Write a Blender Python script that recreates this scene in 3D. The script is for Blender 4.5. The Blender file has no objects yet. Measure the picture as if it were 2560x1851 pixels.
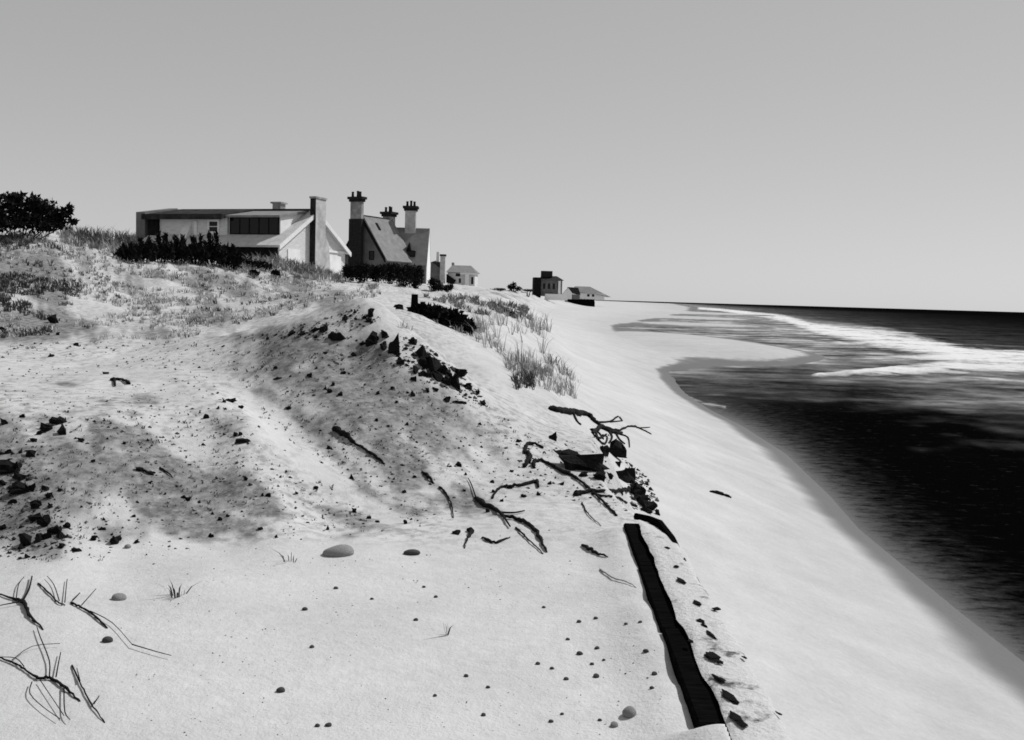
import bpy, math, random
import numpy as np
from mathutils import Vector, Matrix
random.seed(7); rng = np.random.default_rng(11)
SC = bpy.context.scene
COL = SC.collection
R = math.radians

# ------------------------------------------------------------------ camera
IW, IH, F = 2560.0, 1851.0, 2489.0
EYE = np.array([0.0, 0.0, 5.0])
PITCH, ROLL = math.atan(181.5 / F), R(1.65)
fw = np.array([0, math.cos(PITCH), -math.sin(PITCH)])
r0 = np.array([1.0, 0, 0]); u0 = np.array([0, math.sin(PITCH), math.cos(PITCH)])
cr = r0 * math.cos(ROLL) + u0 * math.sin(ROLL)
cu = -r0 * math.sin(ROLL) + u0 * math.cos(ROLL)
cam = bpy.data.cameras.new('camera'); camo = bpy.data.objects.new('camera', cam); COL.objects.link(camo)
cam.sensor_width = 36; cam.lens = F / IW * 36; cam.clip_start = .05; cam.clip_end = 60000
camo.matrix_world = Matrix(((cr[0], cu[0], -fw[0], EYE[0]), (cr[1], cu[1], -fw[1], EYE[1]), (cr[2], cu[2], -fw[2], EYE[2]), (0, 0, 0, 1)))
SC.camera = camo

# ------------------------------------------------------------------ sky, sun, exposure
SUN_AZ, SUN_EL = 58.0, 48.0          # degrees clockwise from +Y (the view), above the horizon
w = bpy.data.worlds.new('World'); SC.world = w; w.use_nodes = True
nt = w.node_tree; bg = nt.nodes['Background']
sky = nt.nodes.new('ShaderNodeTexSky'); sky.sky_type = 'NISHITA'; sky.sun_disc = False
sky.sun_elevation = R(SUN_EL); sky.sun_rotation = R(SUN_AZ); sky.dust_density = .2; sky.air_density = 1.0
bw = nt.nodes.new('ShaderNodeRGBToBW')
pw = nt.nodes.new('ShaderNodeMath'); pw.operation = 'POWER'; pw.inputs[1].default_value = .45      # the film's flat rendering of the sky
pm = nt.nodes.new('ShaderNodeMath'); pm.operation = 'MULTIPLY'; pm.inputs[1].default_value = 2.0
nt.links.new(sky.outputs[0], bw.inputs[0]); nt.links.new(bw.outputs[0], pw.inputs[0]); nt.links.new(pw.outputs[0], pm.inputs[0]); nt.links.new(pm.outputs[0], bg.inputs[0]); bg.inputs[1].default_value = 0.10
sl = bpy.data.lights.new('sun', 'SUN'); sl.energy = 3.3; sl.angle = R(.5); sl.color = (1, 1, 1)
slo = bpy.data.objects.new('sun', sl); COL.objects.link(slo)
sd = Vector((math.cos(R(SUN_EL)) * math.sin(R(SUN_AZ)), math.cos(R(SUN_EL)) * math.cos(R(SUN_AZ)), math.sin(R(SUN_EL))))
slo.rotation_euler = sd.to_track_quat('Z', 'Y').to_euler(); slo.location = (60, 20, 50)
vs = SC.view_settings; vs.view_transform = 'Standard'; vs.look = 'None'; vs.exposure = 0.25; vs.gamma = 1
SC.cycles.filter_width = 1.7

# ------------------------------------------------------------------ projection helpers
def ray(px, py):
    return fw + (px - IW / 2) / F * cr + (IH / 2 - py) / F * cu
def at(px, py, D):
    d = ray(px, py); return EYE + d * (D / d[1])
def onplane(px, py, rel):
    d = ray(px, py); return EYE + d * (rel / d[2])
def pix(X, Y, Z):
    x, y, z = X - EYE[0], Y - EYE[1], Z - EYE[2]
    dep = np.maximum(x * fw[0] + y * fw[1] + z * fw[2], 1e-3)
    return IW / 2 + F * (x * cr[0] + y * cr[1] + z * cr[2]) / dep, IH / 2 - F * (x * cu[0] + y * cu[1] + z * cu[2]) / dep

def vnoise(x, y, seed=0):
    xi = np.floor(x).astype(np.int64); yi = np.floor(y).astype(np.int64)
    fx = x - xi; fy = y - yi; fx = fx * fx * (3 - 2 * fx); fy = fy * fy * (3 - 2 * fy)
    def h(a, b):
        n = (a * 374761393 + b * 668265263 + seed * 1442695041) & 0xffffffff
        n = ((n ^ (n >> 13)) * 1274126177) & 0xffffffff
        return ((n ^ (n >> 16)) & 0xffff) / 65535.0
    return (h(xi, yi) * (1 - fx) + h(xi + 1, yi) * fx) * (1 - fy) + (h(xi, yi + 1) * (1 - fx) + h(xi + 1, yi + 1) * fx) * fy
def fbm(x, y, s, o=4, seed=0):
    t = 0; a = 1; n = 0
    for k in range(o):
        t = t + a * (vnoise(x / s + 31.7 * k, y / s - 17.3 * k, seed + k) - .5); n += a; a *= .5; s *= .5
    return t / n * 2
def sstep(a, b, x):
    t = np.clip((x - a) / (b - a), 0, 1); return t * t * (3 - 2 * t)

# ------------------------------------------------------------------ materials (all grey: the photograph is monochrome)
def new_mat(name):
    m = bpy.data.materials.new(name); m.use_nodes = True
    return m, m.node_tree, m.node_tree.nodes['Principled BSDF']
def noise_node(nt, scale, detail=4, rough=.6, coord='Object', stretch=None):
    tc = nt.nodes.new('ShaderNodeTexCoord'); n = nt.nodes.new('ShaderNodeTexNoise')
    n.inputs['Scale'].default_value = scale; n.inputs['Detail'].default_value = detail; n.inputs['Roughness'].default_value = rough
    if stretch:
        mp = nt.nodes.new('ShaderNodeMapping'); mp.inputs['Scale'].default_value = stretch
        nt.links.new(tc.outputs[coord], mp.inputs[0]); nt.links.new(mp.outputs[0], n.inputs['Vector'])
    else: nt.links.new(tc.outputs[coord], n.inputs['Vector'])
    return n.outputs['Fac']
def mathn(nt, op, a, b=None, c=None):
    n = nt.nodes.new('ShaderNodeMath'); n.operation = op
    for i, v in enumerate((a, b, c)):
        if v is None: continue
        if isinstance(v, (int, float)): n.inputs[i].default_value = v
        else: nt.links.new(v, n.inputs[i])
    return n.outputs[0]
def maprange(nt, v, a, b, c, d):
    n = nt.nodes.new('ShaderNodeMapRange'); n.inputs[1].default_value = a; n.inputs[2].default_value = b
    n.inputs[3].default_value = c; n.inputs[4].default_value = d; nt.links.new(v, n.inputs[0]); return n.outputs[0]
def attrn(nt, name):
    n = nt.nodes.new('ShaderNodeAttribute'); n.attribute_name = name; return n.outputs['Fac']
def bump(nt, bs, h, dist, strength=1.0):
    b = nt.nodes.new('ShaderNodeBump'); b.inputs['Distance'].default_value = dist; b.inputs['Strength'].default_value = strength
    nt.links.new(h, b.inputs['Height']); nt.links.new(b.outputs[0], bs.inputs['Normal'])
def grey(name, lo, hi, scale=4.0, rough=.85, bumpd=0.0, spec=.2, stretch=None, detail=5):
    m, nt, bs = new_mat(name)
    f = noise_node(nt, scale, detail, .65, stretch=stretch)
    v = maprange(nt, f, .32, .68, lo, hi)
    nt.links.new(v, bs.inputs['Base Color']); bs.inputs['Roughness'].default_value = rough
    bs.inputs['Specular IOR Level'].default_value = spec
    if bumpd: bump(nt, bs, f, bumpd)
    return m
M = {}
M['clod'] = grey('dark_peat', .006, .022, 9, .95, .02, .05)
M['drift'] = grey('driftwood', .004, .016, 14, .9, .01, .08, stretch=(1, 1, 4))
M['driftpale'] = grey('driftwood_weathered', .09, .22, 14, .9, .01, .08)
M['stone'] = grey('grey_stone', .16, .30, 12, .85, .006, .2)
M['stonedark'] = grey('dark_stone', .03, .09, 12, .85, .006, .2)
M['tar'] = grey('tarred_and_shade_timber', .002, .007, 6, 1.0, .01, .0, stretch=(8, 1, 8))
M['leaf'] = grey('dark_foliage', .006, .022, 3, .95, 0, .03)
M['leaf2'] = grey('dry_twigs', .02, .06, 3, .95, 0, .03)
M['bark'] = grey('bark', .008, .02, 9, .95, .02, .05)
M['white'] = grey('white_paint', .66, .80, 1.2, .7, 0, .2)
M['shingle'] = grey('pale_shingle', .5, .68, 2.2, .85, .01, .1, stretch=(1, 1, 5))
M['roof_pale'] = grey('pale_roof_shingle', .42, .58, 2.5, .9, .01, .1)
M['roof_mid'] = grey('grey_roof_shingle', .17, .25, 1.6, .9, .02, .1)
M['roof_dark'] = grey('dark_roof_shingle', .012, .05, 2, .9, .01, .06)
M['brick_dark'] = grey('dark_and_shaded_brick', .010, .035, 5, .92, .01, .06)  # caps and pots, and chimney faces coloured dark for shade
M['brick'] = grey('grey_brick', .16, .38, 2.0, .9, .01, .1)
M['brick_pale'] = grey('pale_brick', .3, .52, 1.6, .9, .01, .1)
M['half'] = grey('grey_stucco', .10, .18, 1.0, .9, 0, .1)
M['trimdark'] = grey('dark_trim_and_shade', .006, .015, 3, .9, 0, .05)
m, nt, bs = new_mat('window_glass'); bs.inputs['Base Color'].default_value = (.006, .006, .006, 1); bs.inputs['Roughness'].default_value = .08
bs.inputs['Specular IOR Level'].default_value = .18; M['glass'] = m
m, nt, bs = new_mat('beach_grass'); a = attrn(nt, 'tone'); nt.links.new(a, bs.inputs['Base Color']); bs.inputs['Roughness'].default_value = .9
bs.inputs['Specular IOR Level'].default_value = .05; M['grass'] = m

# ------------------------------------------------------------------ object helpers
def meshobj(name, verts, faces, mat=None, parent=None, smooth=False, attrs=None):
    me = bpy.data.meshes.new(name)
    if isinstance(verts, np.ndarray) and isinstance(faces, np.ndarray):
        nv, nf, k = len(verts), len(faces), faces.shape[1]
        me.vertices.add(nv); me.vertices.foreach_set('co', verts.astype(np.float32).ravel())
        me.loops.add(nf * k); me.loops.foreach_set('vertex_index', faces.astype(np.int32).ravel())
        me.polygons.add(nf); me.polygons.foreach_set('loop_start', np.arange(0, nf * k, k, dtype=np.int32))
        me.update(calc_edges=True)
    else:
        me.from_pydata([tuple(map(float, v)) for v in verts], [], [tuple(f) for f in faces]); me.update()
    if attrs:
        for k_, v_ in attrs.items():
            at_ = me.attributes.new(k_, 'FLOAT', 'POINT'); at_.data.foreach_set('value', np.asarray(v_, dtype=np.float32))
    if smooth: me.polygons.foreach_set('use_smooth', np.ones(len(me.polygons), dtype=bool))
    o = bpy.data.objects.new(name, me); COL.objects.link(o)
    if mat: me.materials.append(M[mat] if isinstance(mat, str) else mat)
    if parent: o.parent = parent
    return o
def tag(o, label=None, cat=None, group=None, kind=None):
    if label: o['label'] = label
    if cat: o['category'] = cat
    if group: o['group'] = group
    if kind: o['kind'] = kind
    return o
def empty(name, loc, rotz=0.0):
    o = bpy.data.objects.new(name, None); COL.objects.link(o); o.location = tuple(map(float, loc)); o.rotation_euler = (0, 0, rotz)
    o.empty_display_size = .2
    return o
def join(parts):
    V = []; Fs = []
    for v, f in parts:
        k = len(V); V += [tuple(p) for p in v]; Fs += [tuple(i + k for i in q) for q in f]
    return V, Fs
def boxvf(x0, x1, y0, y1, z0, z1):
    v = [(x0, y0, z0), (x1, y0, z0), (x1, y1, z0), (x0, y1, z0), (x0, y0, z1), (x1, y0, z1), (x1, y1, z1), (x0, y1, z1)]
    return v, [(0, 3, 2, 1), (4, 5, 6, 7), (0, 1, 5, 4), (1, 2, 6, 5), (2, 3, 7, 6), (3, 0, 4, 7)]
def extrude(poly, dvec):
    """closed prism from a planar 3-D polygon and an extrusion vector"""
    n = len(poly); dv = np.array(dvec)
    v = [np.array(p, float) for p in poly] + [np.array(p, float) + dv for p in poly]
    f = [tuple(range(n))[::-1], tuple(range(n, 2 * n))] + [(i, (i + 1) % n, n + (i + 1) % n, n + i) for i in range(n)]
    return v, f
def part(name, vf, mat, parent, bev=0.0):
    o = meshobj(name, vf[0], vf[1], mat, parent)
    if bev:
        b = o.modifiers.new('bevel', 'BEVEL'); b.width = bev; b.segments = 1
    return o
def tubevf(pts, rads, n=7):
    pts = [Vector(p) for p in pts]; V = []; Fs = []
    prev = None
    for i, p in enumerate(pts):
        t = (pts[min(i + 1, len(pts) - 1)] - pts[max(i - 1, 0)]).normalized()
        a = t.cross(Vector((0, 0, 1)))
        if a.length < .05: a = t.cross(Vector((1, 0, 0)))
        if prev is not None and a.dot(prev) < 0: a = -a
        a.normalize(); prev = a; b = t.cross(a)
        for k in range(n):
            an = 2 * math.pi * k / n
            V.append(p + (a * math.cos(an) + b * math.sin(an)) * rads[i])
    for i in range(len(pts) - 1):
        for k in range(n):
            Fs.append((i * n + k, i * n + (k + 1) % n, (i + 1) * n + (k + 1) % n, (i + 1) * n + k))
    Fs.append(tuple(range(n))[::-1]); m_ = (len(pts) - 1) * n; Fs.append(tuple(range(m_, m_ + n)))
    return V, Fs

# ------------------------------------------------------------------ terrain height field
CP = []
def c(px, py, D): CP.append(at(px, py, D))
def cr_(px, D, rel): CP.append(np.array([(px - 1280) / F * D, D, EYE[2] + rel]))
for py in (1830, 1600, 1450):
    for px in (-700, -250, 100, 500, 900, 1300, 1600): CP.append(onplane(px, py, -2.0))
for px in (700, 900, 1100, 1300, 1500): CP.append(onplane(px, 1345, -2.0))
for px in (1250, 1400, 1560): CP.append(onplane(px, 1230, -2.0))
for px in (-2500, -1200, 0, 1000, 2000): cr_(px, 2.5, -1.95)
for t in [(-300,1330,7.9),(-300,1150,9.0),(-300,1020,10.2),(-300,900,15),(-300,780,22),(-300,640,32),(-300,575,37),
          (0,1345,7.8),(0,1200,8.6),(0,1100,9.3),(0,1030,10),(0,960,12.5),(0,880,17),(0,800,22),(0,700,28),(0,640,33),(0,588,38),
          (150,610,37),(150,590,42),
          (300,1375,7.6),(300,1200,8.8),(300,1100,9.6),(300,1020,10.5),(300,960,12.7),(300,880,18),(300,800,25),(300,710,33),(300,665,40),(300,628,46),(420,655,46),(360,640,46),
          (550,1345,8.0),(550,1200,9.2),(550,1080,10.3),(550,1000,11.3),(550,950,13),(550,860,19),(550,780,28),(550,700,42),(550,655,50),
          (620,990,12.2),(680,1080,11.0),(760,1160,10.05),(860,1230,9.6),(950,1275,9.3),(600,1150,9.5),(740,1240,9.1),(640,1060,10.6),(800,1300,8.8),
          (760,1040,11.7),(860,1150,10.6),
          (800,1000,12.0),(900,1100,11.0),(1000,1200,10.2),(1000,1000,12.3),(1000,900,13.2),(900,880,13.5),(800,900,13.2),(1100,1000,12.6),(1150,1100,11.7),(1250,1180,11.0),(1200,1060,12.3),
          (500,845,18),(600,840,15.5),(700,815,15),(800,790,14.5),(920,764,14.3),(1000,810,14.2),(1100,885,14),(1190,975,13.5),(1300,1060,12.8),(1400,1130,12.3),
          (700,780,24),(800,760,25),(900,740,30),(1000,740,38),(1000,790,22),(1100,830,20),(1200,920,17),(1300,1000,16),(1400,1060,15),(1500,1080,14.5),
          (1200,820,30),(1200,762,50),(1100,765,42),(1100,722,72),(1300,900,26),(1300,830,38),(1300,775,75),(1400,950,25),(1400,880,42),(1460,985,23),
          (850,692,64),(700,655,59),(780,672,62),(650,720,46),(800,715,50),(900,706,96),(1050,712,104),(1150,718,180),(1200,721,150),(1230,738,120),(1270,727,280),(1350,735,318),(1300,752,190),(1420,745,380),(1500,751,600),
          (1550,753,1200)]: c(*t)
for t in [(700,19,-.95),(850,18,-.85),(950,18.5,-.75),(1050,17.5,-.95),(1150,16.2,-1.3),
          (-300,45,1.9),(0,46,1.75),(200,50,1.7),(400,60,1.0),(400,80,1.0),(0,200,1.2),(-500,100,1.5),(800,200,1.1),(1100,420,1.0),(1250,900,.6),(0,1000,1),(-1500,60,1.5),(-1500,12,-.8),(-1500,25,0.5),(700,90,1.3),(-600,3000,1),(1300,3000,.3)]: cr_(*t)
CP = np.array(CP)
def uv(X, Y):
    Yc = np.maximum(Y, 2.5); return np.clip(X / Yc, -1.3, 1.3) * 2.2, np.log(Yc) * 1.0
cu_, cv_ = uv(CP[:, 0], CP[:, 1]); EPS = .045
A = np.sqrt((cu_[:, None] - cu_) ** 2 + (cv_[:, None] - cv_) ** 2 + EPS ** 2)
n = len(CP); Pm = np.c_[np.ones(n), cu_, cv_]
K = np.block([[A + 1e-4 * np.eye(n), Pm], [Pm.T, np.zeros((3, 3))]])
WT = np.linalg.solve(K, np.r_[CP[:, 2], np.zeros(3)])
def land(X, Y):
    u, v = uv(X, Y); out = WT[n] + WT[n + 1] * u + WT[n + 2] * v
    for k in range(n): out = out + WT[k] * np.sqrt((u - cu_[k]) ** 2 + (v - cv_[k]) ** 2 + EPS ** 2)
    return np.minimum(out, 9.0)
# seawall line (cap 1.72 below the eye) and the edge of the terrace / dune foot
CAP = -1.84
wl0, wl1 = onplane(1812, 1806, CAP), onplane(1592, 1296, CAP)     # landward top edge
wr0, wr1 = onplane(1962, 1806, CAP), onplane(1662, 1296, CAP)     # seaward top edge
wdir = (wl1 - wl0); wdir /= np.linalg.norm(wdir)
Ep = [wr0 - wdir * 8, wr0, wr1] + [onplane(*t) for t in ((1628,1240,-2.0),(1606,1180,-2.0),(1588,1110,-2.02),(1568,1060,-2.1),(1545,1015,-2.3),(1500,990,-2.6),(1445,930,-2.75),(1420,880,-2.8),(1392,830,-2.8),(1348,790,-2.8),(1332,775,-2.8))]
Ep = [(p[1], p[0]) for p in Ep] + [(310, 15), (600, 52), (1000, 90), (3000, 250)]
EY, EX = np.array([p[0] for p in Ep]), np.array([p[1] for p in Ep])
def edgeX(Y): return np.interp(Y, EY, EX)
Sp = [onplane(*t, -5.0) for t in ((2640,1720),(2560,1655),(2400,1530),(2150,1325),(2075,1240),(1965,1135),(1860,1068),(1775,1025),(1712,985),(1682,955),(1672,930),(1700,908),(1640,884),(1560,852),(1530,840))]
Sp = [(p[1], p[0]) for p in Sp] + [(170, 18), (197, 21), (276, 40), (518, 95), (1080, 200), (3000, 500)]
Sp.sort(); SY, SX = np.array([p[0] for p in Sp]), np.array([p[1] for p in Sp])
SY = np.r_[-30, SY]; SX = np.r_[SX[0] - .2, SX]
def shoreX(Y): return np.interp(Y, SY, SX)
BARS = [(22, 122, 11, 38, .52), (24, 108, 7, 18, .2), (46, 222, 17, 24, .5), (62, 320, 22, 34, .5), (95, 470, 40, 60, .5), (12.5, 90, 3, 14, .1)]
def beach(X, Y):
    e, s = edgeX(Y), shoreX(Y); wd = np.maximum(s - e, 2.0)
    ztoe = np.interp(Y, [0, 9, 16, 30, 80, 300, 1000], [1.55, 1.6, 1.9, 2.2, 2.2, 2.2, 2.0])
    t = (X - e) / wd
    up = ztoe * (1 - np.clip(t, -1, 1)) ** 1.15
    slope = np.interp(Y, [0, 30, 50, 70, 100, 1000], [.30, .22, .08, .03, .012, .006])
    z = np.where(t < 1, up, -(X - s) * slope)
    z = np.maximum(z, -3)
    for bx, by, rx, ry, h in BARS:
        z = z + h * np.exp(-(((X - bx) / rx) ** 2 + ((Y - by) / ry) ** 2) ** 1.5)
    return z
def height(X, Y, detail=True):
    zl = land(X, Y); zb = beach(X, Y)
    e = edgeX(Y) + np.where(Y > 9, fbm(X * 0 + 3, Y, 2.0, 3, 5) * np.interp(Y, [9, 20, 100], [.15, .5, 3]), 0)
    wd = np.interp(Y, [0, 8.5, 10, 14, 22, 40, 150, 600], [.04, .05, .35, .8, 2.2, 4, 9, 25])
    mk = sstep(-.1, 1, (e - X) / wd)
    zl = np.maximum(zl, zb - .4 * mk)
    wlx = wl0[0] + wdir[0] / wdir[1] * (Y - wl0[1])
    zl = zl + (.085 + .03 * fbm(Y * 1.0, X * 0, .3, 3, 91)) * np.exp(-(np.maximum(wlx - .13 + .03 * fbm(Y * 1.0, X * 0 + 9, .22, 3, 92) - X, 0) / .22) ** 2) * (X < wlx - .02) * (Y < wl1[1]) * (Y > 1)
    zl = zl + .15 * np.exp(-(np.maximum(wlx - X, 0) / .22) ** 2) * (1 - sstep(wl0[1] - .15, wl0[1] + .12, Y)) * (X < wlx + .05)
    if detail:
        amp = np.interp(Y, [0, 7, 9, 14, 25, 60, 150, 400], [.018, .022, .075, .085, .17, .3, .4, .6])
        zl = zl + amp * fbm(X, Y, np.interp(1.0, [0, 1], [1, 1.3]), 5, 3) + amp * .8 * fbm(X, Y, 4.0, 4, 9)
        zb = zb + .02 * fbm(X, Y, 1.7, 4, 21) * sstep(.15, .6, zb) + .05 * fbm(X, Y, 9, 3, 23) * sstep(.15, .8, zb)+ .035 * fbm(X, Y, 9, 3, 25)*sstep(40,80,Y)
    return zb + (zl - zb) * mk, mk

th = np.concatenate([np.arange(-180, -33, 3.0), np.arange(-33, 33, .11), np.arange(33, 180.1, 3.0)])
th = np.deg2rad(th); lr = np.linspace(math.log(.35), math.log(6000), 800)
TH, LR = np.meshgrid(th, lr, indexing='ij'); RR = np.exp(LR)
GX, GY = RR * np.sin(TH), RR * np.cos(TH)
GZ, GM = height(GX, GY)
back = sstep(80, 100, np.abs(np.rad2deg(TH)))
nT, nR = GX.shape
idx = np.arange(nT * nR).reshape(nT, nR)
tf = np.stack([idx[:-1, :-1], idx[:-1, 1:], idx[1:, 1:], idx[1:, :-1]], -1).reshape(-1, 4)
# inner cap
def gz(X, Y):
    X, Y = np.asarray(X, float), np.asarray(Y, float)
    t = np.arctan2(X, Y); l = np.log(np.maximum(np.hypot(X, Y), .36))
    ti = np.interp(t, th, np.arange(nT)); li = np.clip((l - lr[0]) / (lr[1] - lr[0]), 0, nR - 1.001)
    a = np.clip(np.floor(ti).astype(int), 0, nT - 2); b = np.floor(li).astype(int); fa, fb = ti - a, li - b
    return (GZ[a, b] * (1 - fa) + GZ[a + 1, b] * fa) * (1 - fb) + (GZ[a, b + 1] * (1 - fa) + GZ[a + 1, b + 1] * fa) * fb
DS = np.exp(np.linspace(math.log(2.2), math.log(900), 700))
def ground(px, py):
    """first hit of the sight line through each pixel with the terrain -> N x 3"""
    px, py = np.atleast_1d(np.asarray(px, float)), np.atleast_1d(np.asarray(py, float))
    out = np.zeros((len(px), 3))
    for i0 in range(0, len(px), 2000):
        p, q = px[i0:i0 + 2000], py[i0:i0 + 2000]
        d = fw + ((p - IW / 2) / F)[:, None] * cr + ((IH / 2 - q) / F)[:, None] * cu
        k = DS[None, :] / d[:, 1:2]
        X, Y, Z = d[:, 0:1] * k, d[:, 1:2] * k, EYE[2] + d[:, 2:3] * k
        below = Z < gz(X, Y); hit = np.where(below.any(1), below.argmax(1), len(DS) - 1)
        j = np.arange(len(p)); h0 = np.maximum(hit - 1, 0)
        g0 = Z[j, h0] - gz(X[j, h0], Y[j, h0]); g1 = Z[j, hit] - gz(X[j, hit], Y[j, hit])
        s = np.clip(g0 / np.maximum(g0 - g1, 1e-6), 0, 1); D = DS[h0] + (DS[hit] - DS[h0]) * s; kk = D / d[:, 1]
        out[i0:i0 + 2000] = np.c_[d[:, 0] * kk, D, EYE[2] + d[:, 2] * kk]
    return out
def G(px, py): return ground([px], [py])[0]

# soil tone: 0 clean sand, 1 dark loam; grass cover separate.  Patches follow the place; on the mound they also hold its grazing-light shade.
PX, PY = pix(GX, GY, GZ)
front = GY > 1.5
def ell(x, y, rx, ry, ang=0, soft=1.0):
    a = math.radians(ang); dx, dy = PX - x, PY - y
    u, v = dx * math.cos(a) + dy * math.sin(a), -dx * math.sin(a) + dy * math.cos(a)
    return np.exp(-((u / rx) ** 2 + (v / ry) ** 2) ** 1.4) * front
loam = np.zeros_like(GX)
for e_ in [(930,950,200,100,28,.8),(1080,1000,140,65,40,.75),(800,960,120,65,20,.72),(720,1020,130,40,40,.65),(1000,1130,190,70,35,.5),(1190,1120,140,70,40,.52),(1130,1240,170,50,15,.5),(830,1090,120,45,40,.62),(960,1200,140,60,35,.52),(700,880,120,35,0,.55),(790,920,250,100,12,.85),(960,1030,230,70,30,.6),(690,855,90,22,-8,.6),(-250,1200,260,120,5,.6),(-250,720,260,90,0,.6),(1050,1060,180,60,35,.6),
           (120,1200,260,120,15,.68),(60,1330,140,70,5,.66),(330,1200,220,100,20,.52),(450,1290,190,55,12,.55),(200,1090,260,50,8,.45),(460,1200,170,60,30,.5),(640,1240,150,55,30,.5),(760,1290,150,40,20,.45),(250,1300,200,60,0,.5),(560,1090,70,60,40,.4),(870,1300,140,30,12,.35),
           (60,690,190,80,0,.75),(60,810,140,45,0,.75),(260,690,200,70,10,.55),(500,700,270,60,5,.5),(250,830,220,28,3,.5),(230,950,220,22,2,.4),(420,770,270,38,5,.45),(740,730,190,50,15,.4),(700,690,160,30,10,.5),(300,1000,260,18,0,.3),(600,930,120,25,5,.35),
           (1330,900,90,60,35,.25),(1180,760,80,30,30,.22),(1280,745,100,22,12,.35),(680,870,120,30,10,.35)]:
    loam = np.maximum(loam, e_[5] * ell(*e_[:5]))
clean = np.zeros_like(GX)
for e_ in [(690,1080,40,95,-42,1),(800,1180,30,110,-50,1),(940,1275,60,18,30,.8),(490,1120,75,42,30,.9),(430,1060,60,25,10,.6),(880,830,60,18,10,.8),(765,912,42,11,-20,.8),(300,900,260,20,-3,.5),(250,930,260,12,0,.4),(960,800,70,20,10,.7),(1060,1230,40,10,0,.5)]:
    clean = np.maximum(clean, e_[5] * ell(*e_[:5]))
da, db = GX * .6 - GY * .8, GX * .8 + GY * .6            # down the slope, and across it
far = np.interp(GY, [6, 15, 40, 100], [1, 1.3, 3, 6])
nz = fbm(da / 2.4 / far, db / far, .7, 5, 41); nz2 = fbm(da / 2.0 / far, db / far, .20, 4, 43); nz4 = fbm(GX, GY, 2.5, 3, 44)
mot = .95 * nz + 1.0 * nz2 + .4 * nz4
solid = np.maximum(ell(930,950,190,95,28), np.maximum(ell(1080,1000,130,60,40), ell(800,940,190,85,18)))
loam = sstep(.16, .86, loam * 1.3 + (.62 * nz + .95 * nz2 + .2 * nz4) * (1 - .6 * solid) * sstep(.05, .3, loam) - clean * (1.3 + .5 * nz2)) * GM
bankv = np.clip(sstep(7.6, 8.6, GY + .4 * nz) * (1 - .9 * clean) * (.75 + .8 * nz + .5 * nz4), 0, 1) * GM * (1 - .75 * sstep(1150, 1300, PX) * sstep(14, 18, GY))
tv = np.stack([GX, GY, GZ], -1).reshape(-1, 3)
ctr = np.array([[0, 0, GZ[:, 0].mean()]]); tv = np.vstack([tv, ctr]); ci = len(tv) - 1
tm, nt, bs = new_mat('sand_ground')
la = attrn(nt, 'loam'); n1 = noise_node(nt, 1.1, 6, .65); n2 = noise_node(nt, 14, 5, .7); n3 = noise_node(nt, .16, 5, .6)
sand = mathn(nt, 'ADD', maprange(nt, n1, .3, .7, .44, .53), maprange(nt, n3, .35, .65, -.03, .03))
sand = mathn(nt, 'ADD', sand, maprange(nt, n2, .3, .7, -.03, .03))
n4 = noise_node(nt, 4.5, 6, .7)
lf = mathn(nt, 'MULTIPLY', mathn(nt, 'MULTIPLY', la, maprange(nt, n2, .34, .66, .75, 1.25)), maprange(nt, n4, .36, .64, .65, 1.35)); lf = mathn(nt, 'MINIMUM', lf, 1.0)
mx = nt.nodes.new('ShaderNodeMix'); mx.data_type = 'FLOAT'; nt.links.new(lf, mx.inputs[0]); 
fl = noise_node(nt, 8, 5, .65, stretch=(1.0, .8, 1)); bk_ = attrn(nt, 'bank')
flk = mathn(nt, 'SUBTRACT', 1.0, mathn(nt, 'MULTIPLY', bk_, maprange(nt, fl, .47, .62, 0, .5)))
sand = mathn(nt, 'MULTIPLY', sand, flk); nt.links.new(sand, mx.inputs[2])
lcol = mathn(nt, 'MULTIPLY', maprange(nt, mathn(nt, 'ADD', n4, n2), .8, 1.2, .08, .27), maprange(nt, fl, .40, .65, 1.25, .5)); nt.links.new(lcol, mx.inputs[3])
wet = attrn(nt, 'wet')
mx2 = nt.nodes.new('ShaderNodeMix'); mx2.data_type = 'FLOAT'; nt.links.new(wet, mx2.inputs[0]); nt.links.new(mx.outputs[0], mx2.inputs[2]); mx2.inputs[3].default_value = .12
nt.links.new(mx2.outputs[0], bs.inputs['Base Color'])
nt.links.new(maprange(nt, wet, 0, 1, .95, .45), bs.inputs['Roughness']); bs.inputs['Specular IOR Level'].default_value = .12
bump(nt, bs, mathn(nt, 'ADD', noise_node(nt, 9, 6, .7), mathn(nt, 'MULTIPLY', noise_node(nt, 60, 3, .6), .3)), .022, .7)
wn = fbm(GX, GY, .8, 4, 61) * .05 + fbm(GX, GY, 5, 3, 62) * .05
wetv = np.maximum((1 - sstep(0, 1, (GZ + wn - .10) / np.interp(GY, [30, 70], [.26, .12]))), .16 * (1 - sstep(.3, 1.3, GZ + 3 * wn))) * (1 - GM)
ter = meshobj('dune_terrain', tv, tf, tm, smooth=True, attrs={'bank': np.r_[bankv.ravel(), 0], 'loam': np.r_[loam.ravel(), 0], 'wet': np.r_[wetv.ravel(), 0]})
tag(ter, kind='structure')
meshobj('ground', np.vstack([tv[idx[:, 0]], ctr]), np.array([[i, i + 1, nT] for i in range(nT - 1)]), tm, smooth=True, attrs={'loam': np.zeros(nT + 1), 'wet': np.zeros(nT + 1)})['kind'] = 'structure'

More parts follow.
